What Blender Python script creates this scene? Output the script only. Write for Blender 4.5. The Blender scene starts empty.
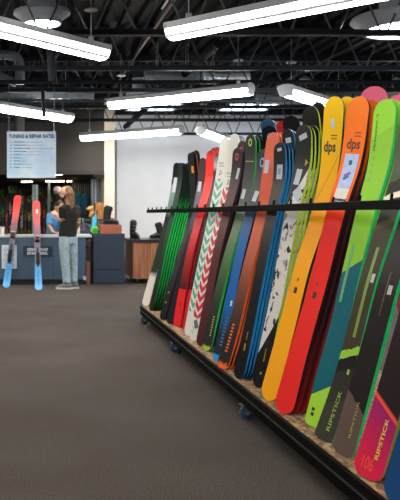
import bpy, math, random
from mathutils import Vector, Matrix
random.seed(7)
S = bpy.context.scene
COL = S.collection
F, CX, HY, H = 800.0, 27.0, 214.6, 1.29     # focal length (px), depth vanishing point, horizon row, eye height

def at(x, y, Y):
    return Vector(((x-CX)*Y/F, Y, H-(y-HY)*Y/F))
def at_z(x, y, z):
    Y = F*(H-z)/(y-HY)
    return Vector(((x-CX)*Y/F, Y, z))

# ---------------------------------------------------------------- materials
def lin(h):
    h = h.lstrip('#')
    out = []
    for i in (0, 2, 4):
        c = int(h[i:i+2], 16)/255
        out.append(c/12.92 if c <= .04045 else ((c+.055)/1.055)**2.4)
    return (*out, 1)
_m = {}
def base_mat(name):
    m = bpy.data.materials.new(name); m.use_nodes = True
    nt = m.node_tree; b = nt.nodes['Principled BSDF']
    return m, nt, b
def mat(hexc, rough=.5, metal=0, var=.08, scale=30, bump=0, bscale=None, emit=None, es=0, spec=.5, coat=0):
    key = (hexc, rough, metal, var, scale, bump, bscale, emit, es, spec, coat)
    if key in _m: return _m[key]
    m, nt, b = base_mat('mat_'+hexc.lstrip('#'))
    b.inputs['Roughness'].default_value = rough
    b.inputs['Metallic'].default_value = metal
    b.inputs['Specular IOR Level'].default_value = spec
    b.inputs['Coat Weight'].default_value = coat
    tc = nt.nodes.new('ShaderNodeTexCoord')
    nz = nt.nodes.new('ShaderNodeTexNoise'); nz.inputs['Scale'].default_value = scale; nz.inputs['Detail'].default_value = 3
    nt.links.new(tc.outputs['Object'], nz.inputs['Vector'])
    c = lin(hexc)
    rp = nt.nodes.new('ShaderNodeValToRGB')
    rp.color_ramp.elements[0].position = .3; rp.color_ramp.elements[1].position = .7
    rp.color_ramp.elements[0].color = (*[v*(1-var) for v in c[:3]], 1)
    rp.color_ramp.elements[1].color = (*[min(1, v*(1+var)) for v in c[:3]], 1)
    nt.links.new(nz.outputs['Fac'], rp.inputs['Fac']); nt.links.new(rp.outputs['Color'], b.inputs['Base Color'])
    if bump:
        nb = nt.nodes.new('ShaderNodeTexNoise'); nb.inputs['Scale'].default_value = bscale or scale*3; nb.inputs['Detail'].default_value = 2
        nt.links.new(tc.outputs['Object'], nb.inputs['Vector'])
        bp = nt.nodes.new('ShaderNodeBump'); bp.inputs['Strength'].default_value = bump; bp.inputs['Distance'].default_value = .01
        nt.links.new(nb.outputs['Fac'], bp.inputs['Height']); nt.links.new(bp.outputs['Normal'], b.inputs['Normal'])
    if emit:
        b.inputs['Emission Color'].default_value = lin(emit); b.inputs['Emission Strength'].default_value = es
    _m[key] = m
    return m

def ramp_node(nt, stops, interp):
    rp = nt.nodes.new('ShaderNodeValToRGB'); cr = rp.color_ramp; cr.interpolation = interp
    cr.elements[0].position = stops[0][0]; cr.elements[0].color = lin(stops[0][1])
    cr.elements[1].position = stops[1][0]; cr.elements[1].color = lin(stops[1][1])
    for p, c in stops[2:]:
        e = cr.elements.new(p); e.color = lin(c)
    return rp
def math_node(nt, op, a, b=None, c=None):
    n = nt.nodes.new('ShaderNodeMath'); n.operation = op
    for i, v in enumerate((a, b, c)):
        if v is None: continue
        if isinstance(v, (int, float)): n.inputs[i].default_value = v
        else: nt.links.new(v, n.inputs[i])
    return n.outputs[0]
def band_mat(stops, interp='LINEAR', rough=.38, slant=0, noise=0, nscale=6, spots=None, var=.06):
    """top sheet graphics: colour bands running along the ski (UV v), optionally slanted and broken up by noise"""
    m, nt, b = base_mat('ski_graphic')
    b.inputs['Roughness'].default_value = rough
    b.inputs['Specular IOR Level'].default_value = .18
    uv = nt.nodes.new('ShaderNodeUVMap'); sp = nt.nodes.new('ShaderNodeSeparateXYZ'); nt.links.new(uv.outputs['UV'], sp.inputs[0])
    v = sp.outputs['Y']
    if slant: v = math_node(nt, 'ADD', v, math_node(nt, 'MULTIPLY', math_node(nt, 'SUBTRACT', sp.outputs['X'], .5), slant))
    mp = nt.nodes.new('ShaderNodeMapping'); mp.inputs['Scale'].default_value = (1, 8, 1); nt.links.new(uv.outputs['UV'], mp.inputs['Vector'])
    nz = nt.nodes.new('ShaderNodeTexNoise'); nz.inputs['Scale'].default_value = nscale; nz.inputs['Detail'].default_value = 4
    nt.links.new(mp.outputs[0], nz.inputs['Vector'])
    if noise: v = math_node(nt, 'ADD', v, math_node(nt, 'MULTIPLY', math_node(nt, 'SUBTRACT', nz.outputs['Fac'], .5), noise))
    rp = ramp_node(nt, stops, interp); nt.links.new(v, rp.inputs['Fac'])
    col = rp.outputs['Color']
    if spots:                       # (colour, threshold, softness)
        mx = nt.nodes.new('ShaderNodeMix'); mx.data_type = 'RGBA'
        mr = nt.nodes.new('ShaderNodeMapRange'); mr.inputs[1].default_value = spots[1]; mr.inputs[2].default_value = spots[1]+spots[2]
        n2 = nt.nodes.new('ShaderNodeTexNoise'); n2.inputs['Scale'].default_value = spots[3] if len(spots) > 3 else 7; n2.inputs['Detail'].default_value = 7
        n2.inputs['Distortion'].default_value = 1.2
        nt.links.new(mp.outputs[0], n2.inputs['Vector']); nt.links.new(n2.outputs['Fac'], mr.inputs[0])
        nt.links.new(mr.outputs[0], mx.inputs[0]); nt.links.new(col, mx.inputs[6]); mx.inputs[7].default_value = lin(spots[0])
        col = mx.outputs[2]
    nt.links.new(col, b.inputs['Base Color'])
    return m
def chevron_mat(ink, lo=.13, hi=.72, white='#d9d9d2', n=22, fill=.55):
    m, nt, b = base_mat('ski_chevron')
    b.inputs['Roughness'].default_value = .35
    uv = nt.nodes.new('ShaderNodeUVMap'); sp = nt.nodes.new('ShaderNodeSeparateXYZ'); nt.links.new(uv.outputs['UV'], sp.inputs[0])
    a = math_node(nt, 'ABSOLUTE', math_node(nt, 'SUBTRACT', sp.outputs['X'], .5))
    w = math_node(nt, 'FRACT', math_node(nt, 'SUBTRACT', math_node(nt, 'MULTIPLY', sp.outputs['Y'], n), math_node(nt, 'MULTIPLY', a, 1.6)))
    st = math_node(nt, 'LESS_THAN', w, fill)
    st = math_node(nt, 'MULTIPLY', st, math_node(nt, 'GREATER_THAN', sp.outputs['Y'], lo))
    st = math_node(nt, 'MULTIPLY', st, math_node(nt, 'LESS_THAN', sp.outputs['Y'], hi))
    st = math_node(nt, 'MULTIPLY', st, math_node(nt, 'LESS_THAN', a, .43))
    mx = nt.nodes.new('ShaderNodeMix'); mx.data_type = 'RGBA'
    nt.links.new(st, mx.inputs[0]); mx.inputs[6].default_value = lin(white); mx.inputs[7].default_value = lin(ink)
    nt.links.new(mx.outputs[2], b.inputs['Base Color'])
    return m

# ---------------------------------------------------------------- mesh helpers
class MB:
    def __init__(s): s.v = []; s.f = []; s.uv = None
    def add(s, vs, fs):
        o = len(s.v); s.v += [tuple(v) for v in vs]; s.f += [tuple(i+o for i in f) for f in fs]; return s
    def box(s, c, d, R=None):
        c = Vector(c); hx, hy, hz = d[0]/2, d[1]/2, d[2]/2
        vs = [Vector((x, y, z)) for x in (-hx, hx) for y in (-hy, hy) for z in (-hz, hz)]
        vs = [(R @ v if R else v)+c for v in vs]
        return s.add(vs, [(0, 1, 3, 2), (4, 6, 7, 5), (0, 4, 5, 1), (2, 3, 7, 6), (0, 2, 6, 4), (1, 5, 7, 3)])
    def box2(s, a, b):
        return s.box([(p+q)/2 for p, q in zip(a, b)], [abs(q-p) for p, q in zip(a, b)])
    def bar(s, a, b, w, h, up=(0, 0, 1)):
        a, b = Vector(a), Vector(b); d = (b-a); L = d.length; d.normalize(); up = Vector(up)
        if abs(d.dot(up)) > .99: up = Vector((0, 1, 0))
        x = d.cross(up).normalized(); z = x.cross(d)
        return s.box((a+b)/2, (w, L, h), Matrix((x, d, z)).transposed())
    def tube(s, path, r, n=10, side=None, cap=True, ry=None):
        """tube along a path; r is a radius, a list, or a list of (rx, ry)"""
        P = [Vector(p) for p in path]; k = len(P)
        R = r if isinstance(r, (list, tuple)) else [r]*k
        rings = []
        prev = Vector(side) if side else None
        for i in range(k):
            d = (P[min(i+1, k-1)]-P[max(i-1, 0)]).normalized()
            if prev is None:
                prev = Vector((1, 0, 0)) if abs(d.x) < .9 else Vector((0, 1, 0))
            x = (prev-d*prev.dot(d)).normalized(); y = d.cross(x)
            prev = x if not side else Vector(side)
            rr = R[i]; rx, r2 = rr if isinstance(rr, (list, tuple)) else (rr, rr)
            rings.append([P[i]+x*rx*math.cos(2*math.pi*j/n)+y*r2*math.sin(2*math.pi*j/n) for j in range(n)])
        o = len(s.v)
        for rg in rings: s.v += [tuple(v) for v in rg]
        for i in range(k-1):
            for j in range(n):
                j2 = (j+1) % n
                s.f.append((o+i*n+j, o+i*n+j2, o+(i+1)*n+j2, o+(i+1)*n+j))
        if cap:
            s.f.append(tuple(o+j for j in reversed(range(n)))); s.f.append(tuple(o+(k-1)*n+j for j in range(n)))
        return s
    def ball(s, c, r, n=12, m=8, R=None):
        rx, ry, rz = r if isinstance(r, (list, tuple)) else (r, r, r)
        c = Vector(c); o = len(s.v)
        for i in range(m+1):
            t = math.pi*i/m
            for j in range(n):
                p = 2*math.pi*j/n
                v = Vector((rx*math.sin(t)*math.cos(p), ry*math.sin(t)*math.sin(p), rz*math.cos(t)))
                s.v.append(tuple((R @ v if R else v)+c))
        for i in range(m):
            for j in range(n):
                s.f.append((o+i*n+j, o+(i+1)*n+j, o+(i+1)*n+(j+1) % n, o+i*n+(j+1) % n))
        return s
    def lathe(s, c, prof, n=24, axis='z'):
        c = Vector(c); o = len(s.v)
        for r, z in prof:
            for j in range(n):
                a = 2*math.pi*j/n
                v = Vector((r*math.cos(a), r*math.sin(a), z))
                if axis == 'x': v = Vector((v.z, v.x, v.y))
                if axis == 'y': v = Vector((v.x, v.z, v.y))
                s.v.append(tuple(c+v))
        for i in range(len(prof)-1):
            for j in range(n):
                s.f.append((o+i*n+j, o+i*n+(j+1) % n, o+(i+1)*n+(j+1) % n, o+(i+1)*n+j))
        return s
    def build(s, name, m, parent=None, smooth=True, bevel=0, remesh=0, sub=0, angle=40):
        me = bpy.data.meshes.new(name); me.from_pydata(s.v, [], s.f); me.update()
        import bmesh
        bm = bmesh.new(); bm.from_mesh(me)
        bmesh.ops.remove_doubles(bm, verts=bm.verts, dist=1e-6)
        bmesh.ops.recalc_face_normals(bm, faces=bm.faces); bm.to_mesh(me); bm.free()
        for mm in (m if isinstance(m, list) else [m]): me.materials.append(mm)
        o = bpy.data.objects.new(name, me); COL.objects.link(o)
        if bevel:
            md = o.modifiers.new('bevel', 'BEVEL'); md.width = bevel; md.segments = 2; md.limit_method = 'ANGLE'
        if remesh:
            md = o.modifiers.new('remesh', 'REMESH'); md.mode = 'VOXEL'; md.voxel_size = remesh; md.use_smooth_shade = True
            md2 = o.modifiers.new('smooth', 'SMOOTH'); md2.factor = .5; md2.iterations = 4
        elif smooth:
            for p in me.polygons: p.use_smooth = True
            me.set_sharp_from_angle(angle=math.radians(angle))
        if parent: o.parent = parent; o.matrix_parent_inverse = parent.matrix_world.inverted()
        return o

def tag(o, label, cat, group=None):
    o['label'] = label; o['category'] = cat
    if group: o['group'] = group
    return o
def thing(name, label, cat, loc=(0, 0, 0), group=None):
    o = bpy.data.objects.new(name, None); COL.objects.link(o); o.location = loc; o.empty_display_size = .05
    o.matrix_world = Matrix.Translation(Vector(loc))
    return tag(o, label, cat, group)
def struct(o):
    o['kind'] = 'structure'; return o
def copy_tree(o, off, parent=None):
    c = o.copy(); COL.objects.link(c)
    if parent: c.parent = parent
    else: c.location = o.location+Vector(off)
    for ch in list(o.children): copy_tree(ch, off, c)
    return c

_txt = {}
def text2d(txt, bold=0.0):
    """flat lettering as 2D vertices and faces, height about .7"""
    if (txt, bold) in _txt: return _txt[(txt, bold)]
    cu = bpy.data.curves.new('lettering', 'FONT'); cu.body = txt; cu.offset = bold; cu.resolution_u = 3; cu.fill_mode = 'FRONT'
    ob = bpy.data.objects.new('lettering', cu); COL.objects.link(ob)
    dg = bpy.context.evaluated_depsgraph_get(); dg.update()
    me = bpy.data.meshes.new_from_object(ob.evaluated_get(dg))
    vs = [(v.co.x, v.co.y) for v in me.vertices]; fs = [tuple(p.vertices) for p in me.polygons]
    bpy.data.objects.remove(ob); bpy.data.meshes.remove(me); bpy.data.curves.remove(cu)
    xs = [v[0] for v in vs]; ys = [v[1] for v in vs]
    x0, x1, y0, y1 = min(xs), max(xs), min(ys), max(ys)
    vs = [((x-x0)/(x1-x0), (y-y0)/(y1-y0)) for x, y in vs]      # normalised to the unit square
    _txt[(txt, bold)] = (vs, fs, (x1-x0)/(y1-y0))
    return _txt[(txt, bold)]
def text_on_plane(mb, txt, o, ux, uy, w, h, bold=0):
    vs, fs, _ = text2d(txt, bold); o, ux, uy = Vector(o), Vector(ux), Vector(uy)
    mb.add([o+ux*(x*w)+uy*(y*h) for x, y in vs], fs); return mb

# ---------------------------------------------------------------- skis
class Ski:
    """one ski: surface frame along its length; u in -1..1 across, t in 0..1 from the end on the floor to the tip"""
    def __init__(s, B, T, w, L0, bend, tail='round', flip=False, th=.02, waist=.8, tipround=.55):
        s.B, s.T, s.w, s.th = Vector(B), Vector(T), w, th
        s.a = (s.T-s.B); s.L = s.a.length; s.a.normalize()
        L0 = Vector(L0); s.l = (L0-s.a*L0.dot(s.a)).normalized()
        s.n = s.a.cross(s.l).normalized()
        if s.n.y > 0: s.n = -s.n
        s.bend = bend; s.tail = tail; s.waist = waist; s.tipround = tipround
    def d(s, t):
        b = s.bend
        if t <= b[0][0]: return b[0][1]
        for i in range(len(b)-1):
            (t0, d0), (t1, d1) = b[i], b[i+1]
            if t <= t1:
                f = (t-t0)/(t1-t0)
                dm = (b[i-1] if i > 0 else b[i]); dp = (b[i+2] if i+2 < len(b) else b[i+1])
                m0 = (d1-dm[1])/max(1e-6, t1-dm[0])*(t1-t0); m1 = (dp[1]-d0)/max(1e-6, dp[0]-t0)*(t1-t0)
                f2, f3 = f*f, f*f*f
                return (2*f3-3*f2+1)*d0+(f3-2*f2+f)*m0+(-2*f3+3*f2)*d1+(f3-f2)*m1
        return b[-1][1]
    def hw(s, t):
        w = s.w/2
        side = w*(s.waist+(1-s.waist)*min(1, ((t-.45)/.42)**2)*(1 if t > .45 else .75))
        x = t*s.L; tr = s.w*s.tipround
        e = s.L-x
        if e < tr: side *= max(.02, 1-(1-e/tr)**2.4)**.5
        rr = {'round': s.w*.5, 'soft': s.w*.3, 'square': s.w*.1}[s.tail]
        if x < rr:
            k = max(.0, 1-x/rr)
            side *= max(.03, 1-k**(2.3))**(.5) if s.tail == 'round' else max(.35, 1-.5*k**2.5)
        return side
    def p(s, u, t, off=0):
        c = s.B.lerp(s.T, t)+s.n*(s.d(t)+off)
        return c+s.l*(u*s.hw(t))
    def rows(s):
        ts = [0, .003, .008, .016, .028, .045, .065]+[.09+.81*i/22 for i in range(23)]+[.925, .945, .96, .972, .982, .99, .995, .999, 1]
        return ts
    def thick(s, t):
        return s.th*(.35+.65*min(1, 6*min(t, 1-t)))
    def build(s, label, top, edge, under, name='ski', group=None, cat='ski'):
        root = thing(name, label, cat, s.p(0, 0), group)
        ts = s.rows(); nu = 6
        us = [-1+2*i/nu for i in range(nu+1)]
        for nm, sg, m in (('top_sheet', 1, top), ('running_base', -1, under)):
            vs = []; uvs = []
            for t in ts:
                for u in us:
                    vs.append(s.p(u, t, sg*s.thick(t)/2)); uvs.append(((u+1)/2, t))
            fs = [(i*(nu+1)+j, i*(nu+1)+j+1, (i+1)*(nu+1)+j+1, (i+1)*(nu+1)+j) for i in range(len(ts)-1) for j in range(nu)]
            if sg < 0: fs = [f[::-1] for f in fs]
            me = bpy.data.meshes.new(nm); me.from_pydata([tuple(v) for v in vs], [], fs)
            ul = me.uv_layers.new(name='UVMap')
            for lp in me.loops: ul.data[lp.index].uv = uvs[lp.vertex_index]
            me.materials.append(m)
            for p in me.polygons: p.use_smooth = True
            if (me.polygons[0].normal.dot(s.n)) * sg < 0: me.flip_normals()
            o = bpy.data.objects.new(nm, me); COL.objects.link(o); o.parent = root; o.matrix_parent_inverse = root.matrix_world.inverted()
        loop = [(-1, t) for t in ts]+[(1, t) for t in reversed(ts)]
        vs = []; vt = []
        for u, t in loop:
            h = s.thick(t)/2
            vs += [s.p(u, t, h), s.p(u, t, -h)]; vt += [(.9, t), (.1, t)]
        k = len(loop)
        fs = [(2*i, 2*i+1, 2*((i+1) % k)+1, 2*((i+1) % k)) for i in range(k)]
        me = bpy.data.meshes.new('sidewall'); me.from_pydata([tuple(v) for v in vs], [], fs)
        ul = me.uv_layers.new(name='UVMap')
        for lp in me.loops: ul.data[lp.index].uv = vt[lp.vertex_index]
        me.materials.append(edge)
        p0 = me.polygons[len(ts)//2]
        if p0.normal.dot(s.l) > 0: me.flip_normals()
        for p in me.polygons: p.use_smooth = True
        me.set_sharp_from_angle(angle=math.radians(50))
        o = bpy.data.objects.new('sidewall', me); COL.objects.link(o); o.parent = root; o.matrix_parent_inverse = root.matrix_world.inverted()
        s.root = root
        return root
    def patch(s, name, u0, u1, t0, t1, m, off=.0015, rot=0, label=None, n=6, curl=0):
        vs = []
        for i in range(n+1):
            for j in range(3):
                a, b = j/2-.5, i/n-.5
                hgt, wid = (t1-t0)*s.L, (u1-u0)*s.w/2*.9
                x, y = a*wid, b*hgt
                x, y = x*math.cos(rot)-y*math.sin(rot), x*math.sin(rot)+y*math.cos(rot)
                uu = (u0+u1)/2+x/(s.w/2*.9); tt = (t0+t1)/2+y/s.L
                vs.append(s.p(uu, tt, s.thick(tt)/2+off+curl*abs(b)))
        o = MB().add(vs, [(i*3+j, i*3+j+1, i*3+j+4, i*3+j+3) for i in range(n) for j in range(2)]).build(name, m, s.root)
        if label: o['label'] = label
        return o
    def text(s, txt, u0, u1, t0, t1, m, up=True, off=.0022, bold=.01, name='lettering'):
        """up: the writing runs along the ski, else across it"""
        vs, fs, _ = text2d(txt, bold)
        out = []
        for x, y in vs:
            if up == 'down': uu, tt = u0+(u1-u0)*y, t1+(t0-t1)*x
            elif up: uu, tt = u1+(u0-u1)*y, t0+(t1-t0)*x
            else: uu, tt = u0+(u1-u0)*x, t0+(t1-t0)*y
            out.append(s.p(uu, tt, s.thick(tt)/2+off))
        return MB().add(out, fs).build(name, m, s.root, smooth=False)
    def ring(s, u, t, ru, m, ru2=.5, off=.002, name='emblem', sides=20):
        vs = []; k = sides
        for i in range(k):
            a = 2*math.pi*i/k
            for r in (ru, ru*ru2):
                uu = u+r*math.cos(a)*.8; tt = t+r*s.w/2/s.L*math.sin(a)*1.15
                vs.append(s.p(uu, tt, s.thick(tt)/2+off))
        return MB().add(vs, [(2*i, 2*i+1, 2*((i+1) % k)+1, 2*((i+1) % k)) for i in range(k)]).build(name, m, s.root, smooth=False)

DECK_Z = .2
ORD = ['', 'first', 'second', 'third', 'fourth', 'fifth']
RACKGROUP = 'skis leaning along the long rack'
def px_ski(pts, w, theta, z0=DECK_Z, dX=0, scale=1, tail='round', dY=0, **kw):
    """a ski on the rack: its centre line seen at pts (pixels, bottom to tip); it leans straight back over the deck"""
    bx, by = pts[0]
    Y = F*(H-z0)/(by-HY)
    B, T = at(*pts[0], Y), at(*pts[-1], Y)
    T = B+(T-B)*scale
    th = math.radians(theta)
    L0 = (math.cos(th), -math.sin(th), 0)
    bend = []
    for (x, y) in pts:
        t = (by-y)/(by-pts[-1][1])
        xc = bx+(pts[-1][0]-bx)*t
        den = (F*math.sin(th)-(x-CX)*math.cos(th))
        bend.append((t, -(x-xc)*Y/max(250, den)))
    sk = Ski(B+Vector((dX, dY, 0)), T+Vector((dX, dY, 0)), w, L0, bend, tail=tail, **kw)
    lo = min(sk.p(u, t, sg*sk.thick(t)/2).z for u in (-1, -.66, -.33, 0, .33, .66, 1) for t in (0, .003, .008, .016, .028, .045) for sg in (1, -1))
    dz = z0+.001-lo
    k = Vector((0, 0, dz)); sk.B += k; sk.T += k
    return sk

BLK = mat('#0b0c0e', .45, var=.2, spec=.15)
def stack(pts, w, theta, n, top, edge, under, labels, sp=.034, scales=None, tops=None, group=RACKGROUP, **kw):
    out = []
    for k in range(n):
        sk = px_ski(pts, w, theta, dX=k*sp, dY=k*.004, scale=(scales[k] if scales else 1-.006*(k % 2)), **kw)
        sk.build(labels[k], (tops[k] if tops else top), (edge[k] if isinstance(edge, list) else edge), under, group=group)
        out.append(sk)
    return out

# ================================================================= THE ROOM
DZ = 3.86
def wall(name, a, b, m):
    return struct(MB().box2(a, b).build(name, m, smooth=False))
# carpet
m, nt, b = base_mat('carpet')
tc = nt.nodes.new('ShaderNodeTexCoord')
n1 = nt.nodes.new('ShaderNodeTexNoise'); n1.inputs['Scale'].default_value = 115; n1.inputs['Detail'].default_value = 5; n1.inputs['Roughness'].default_value = .75
n2 = nt.nodes.new('ShaderNodeTexNoise'); n2.inputs['Scale'].default_value = 1.1; n2.inputs['Detail'].default_value = 4
for q in (n1, n2): nt.links.new(tc.outputs['Object'], q.inputs['Vector'])
r1 = ramp_node(nt, [(.36, '#1c1a19'), (.66, '#625b56')], 'LINEAR'); nt.links.new(n1.outputs['Fac'], r1.inputs['Fac'])
r2 = ramp_node(nt, [(.3, '#d8d0c8'), (.7, '#ffffff')], 'LINEAR'); nt.links.new(n2.outputs['Fac'], r2.inputs['Fac'])
mx = nt.nodes.new('ShaderNodeMix'); mx.data_type = 'RGBA'; mx.blend_type = 'MULTIPLY'; mx.inputs[0].default_value = 1
nt.links.new(r1.outputs['Color'], mx.inputs[6]); nt.links.new(r2.outputs['Color'], mx.inputs[7]); nt.links.new(mx.outputs[2], b.inputs['Base Color'])
bp = nt.nodes.new('ShaderNodeBump'); bp.inputs['Strength'].default_value = .45; bp.inputs['Distance'].default_value = .012
nt.links.new(n1.outputs['Fac'], bp.inputs['Height']); nt.links.new(bp.outputs['Normal'], b.inputs['Normal'])
b.inputs['Roughness'].default_value = .95; b.inputs['Specular IOR Level'].default_value = .15; b.inputs['Sheen Weight'].default_value = .06; b.inputs['Sheen Roughness'].default_value = .5; b.inputs['Sheen Tint'].default_value = (.6, .57, .54, 1)
CARPET = m
struct(MB().box2((-6, -3, -.1), (11, 27, 0)).build('floor', CARPET, smooth=False))

# metal roof deck: folded flutes running away from the camera
DECKM = mat('#07080a', .7, spec=.06, var=.12, scale=3)
mb = MB(); prof = []
x = -6.0
while x < 11:
    prof += [(x, DZ), (x+.09, DZ), (x+.115, DZ+.055), (x+.195, DZ+.055)]
    x += .22
prof.append((11.2, DZ))
vs = []
for X, Z in prof: vs += [(X, -3, Z), (X, 27, Z)]
mb.add(vs, [(2*i, 2*i+1, 2*i+3, 2*i+2) for i in range(len(prof)-1)])
struct(mb.build('ceiling', DECKM, smooth=False))
WHITE = mat('#eeeeee', .8, var=.03, scale=2)
wall('wall_back', (1.72, 20.5, 0), (11, 20.7, DZ+.06), WHITE)
wall('wall_right', (11, -3, 0), (11.2, 20.7, DZ+.06), WHITE)
wall('wall_left', (-6.2, -3, 0), (-6, 27, DZ+.06), mat('#8d8a86', .8, var=.04, scale=2))
wall('wall_header', (-6, 17.6, 2.22), (1.70, 17.8, DZ+.06), mat('#3a3836', .85, var=.05, scale=2))
wall('wall_partition', (1.70, 17.6, 0), (1.93, 20.5, DZ+.06), mat('#cfc6b8', .8, var=.03, scale=2))
wall('wall_workshop', (-6, 27, 0), (1.9, 27.2, 2.4), mat('#3b332c', .85, var=.1, scale=2))
wall('wall_workshop_side', (1.72, 20.7, 0), (1.9, 27, 2.4), mat('#5a5650', .85, var=.1, scale=2))
wall('ceiling_workshop', (-6, 17.8, 2.3), (1.7, 27, 2.36), mat('#5d564e', .9, var=.05, scale=2))
wall('trim_1', (-6, 17.57, 2.17), (1.70, 17.6, 2.25), mat('#1d1b1a', .6))
wall('baseboard_back', (1.93, 20.48, 0), (11, 20.5, .12), mat('#2b2a29', .6))

# roof joists
JM = mat('#161d27', .6, spec=.15, var=.1, scale=5)
JD = mat('#0c0d10', .6, spec=.1, var=.1, scale=5)
for i, Yj in enumerate((4.6, 6.7, 8.85, 11.0, 12.95, 14.95, 17.0, 19.9)):
    lo, hi = 3.30, 3.80
    m = JM if i != 2 else JD
    root = bpy.data.objects.new('ceiling_joist', None); COL.objects.link(root); struct(root)
    MB().box2((-6, Yj-.05, lo-.03), (11, Yj+.05, lo+.03)).build('bottom_chord', m, root, smooth=False)
    MB().box2((-6, Yj-.05, hi-.03), (11, Yj+.05, hi+.05)).build('top_chord', m, root, smooth=False)
    w = MB(); X = -6+.13*i; k = 0
    while X < 10.7:
        w.tube([(X, Yj, lo), (X+.22, Yj, hi)], .012, 6); w.tube([(X+.26, Yj, hi), (X+.48, Yj, lo)], .012, 6)
        X += .54
    w.build('web', mat('#363f49', .45, spec=.3) if i != 2 else mat('#252a30', .4), root)

# ---------------------------------------------------------------- lamps
LAMP_E = mat('#fffdf6', .5, var=0, emit='#fff8ee', es=14.5)
HOUS = mat('#b4b9bf', .5, metal=.1, var=.05)
SPINE = mat('#8a8d92', .4, metal=.4, var=.05)
WIRE = mat('#9fa3a8', .4, metal=.6)
def fixture(p0, p1, label, cable=(0.08, .92), zc=3.5):
    p0, p1 = Vector(p0), Vector(p1); d = (p1-p0); L = d.length; d.normalize()
    xx = d.cross(Vector((0, 0, 1))).normalized(); up = Vector((0, 0, 1))
    c = (p0+p1)/2
    root = thing('pendant_light', label, 'light', c, 'tube lights hanging from the roof')
    K = .84
    def strip(name, poly, m, ends=True, e0=0, e1=0):
        poly = [(a*K, b*K) for a, b in poly]
        a, bq = p0+d*e0, p1-d*e1
        vs = [a+xx*q[0]+up*q[1] for q in poly]+[bq+xx*q[0]+up*q[1] for q in poly]
        n = len(poly)
        fs = [(i, (i+1) % n, (i+1) % n+n, i+n) for i in range(n)]
        if ends: fs += [tuple(range(n))[::-1], tuple(range(n, 2*n))]
        return MB().add(vs, fs).build(name, m, root, smooth=False)
    strip('housing', [(-.138, .012), (-.145, .085), (-.05, .115), (.05, .115), (.145, .085), (.138, .012), (.085, -.01), (-.085, -.01)], HOUS)
    for sg in (-1, 1):
        strip('side_diffuser', [(sg*.137, .012), (sg*.103, -.050), (sg*.09, -.03), (sg*.11, .0)], LAMP_E, e0=.012, e1=.012)
        strip('spine', [(sg*.103, -.040), (sg*.100, -.078), (sg*.080, -.080), (sg*.078, -.03), (sg*.095, -.03)], SPINE)
    strip('bottom_diffuser', [(-.077, -.072), (-.03, -.098), (.03, -.098), (.077, -.072), (.075, -.03), (-.075, -.03)], LAMP_E, e0=.012, e1=.012)
    for q in (p0, p1):
        sgn = 1 if q is p1 else -1
        cap = [(-.153, .045), (-.148, .088), (-.05, .118), (.05, .118), (.148, .088), (.153, .045), (.104, -.078), (.03, -.1), (-.03, -.1), (-.104, -.078)]
        cap = [(a*K, b*K) for a, b in cap]
        vs = [q+d*sgn*e+xx*a+up*bq for e in (0, .012) for a, bq in cap]; n = len(cap)
        MB().add(vs, [(i, (i+1) % n, (i+1) % n+n, i+n) for i in range(n)]+[tuple(range(n)), tuple(range(n, 2*n))]).build('end_cap', HOUS, root, smooth=False)
    for f in cable:
        q = p0+d*L*f
        cb = MB().box(q+up*.12, (.05, .05, .05)).tube([q+up*.1, (q.x, q.y, zc)], .004, 6).build('cable', WIRE, root)
        MB().lathe((q.x, q.y, zc), [(0, 0), (.07, 0), (.075, .012), (.03, .03), (0, .03)], 16).build('canopy', WIRE, cb)
        MB().tube([(q.x, q.y, zc+.02), (q.x, q.y, DZ)], .004, 6).build('hanger_wire', WIRE, cb)
    return root
def seg(x0, y0, x1, y1, z=3.07, L=2.44, anchor=0):
    a, b_ = at_z(x0, y0, z), at_z(x1, y1, z)
    d = (b_-a).normalized()
    if anchor == 0: return a, a+d*L
    return b_-d*L, b_
fx = [
 (seg(172, 32, 326, 1), 'long glowing tube light cut by the top edge, right of centre'),
 (seg(0, 28, 102, 53, anchor=1), 'large glowing tube light across the top left corner'),
 (seg(0, 107, 69, 118, anchor=1), 'tube light slanting just above the blue price sign'),
 (seg(111, 104, 256, 89, L=2.36), 'tube light in the middle, between duct and white wall'),
 (seg(83.5, 137, 181, 130, z=2.93, anchor=1, L=2.3), 'farthest left tube light, low in front of the white wall'),
 (seg(286, 91, 338, 107), 'tube light running behind the black and yellow ski tips'),
 (seg(201, 131, 235, 143, z=2.95), 'far tube light running behind the white ski tips'),
]
for (a, b_), lab in fx: fixture(a, b_, lab)
# unseen lamps, added in the same pattern to light the near area and sides
for i, (x, y, s) in enumerate(((-2.6, 9.0, 1), (-2.2, 4.6, 1), (.9, 2.6, -1), (-1.2, .2, -1), (6.8, 4.0, 1), (-3.0, 13.5, -1), (7.5, 14.0, -1), (-1.9, 10.8, 1))):  # last one added left of the frame to brighten the price sign
    d = Vector((.65*s, .76, 0)).normalized() if s > 0 else Vector((-.8, .6, 0))
    c = Vector((x, y, 3.07))
    fixture(c-d*1.22, c+d*1.22, 'added tube light outside the picture, %s' % ['over the left aisle', 'left of the camera', 'above the near end of the rack', 'behind the camera on the left', 'far right near the camera', 'left of the counter', 'right of the island counter', 'just left of the price sign to brighten it'][i])

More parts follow.
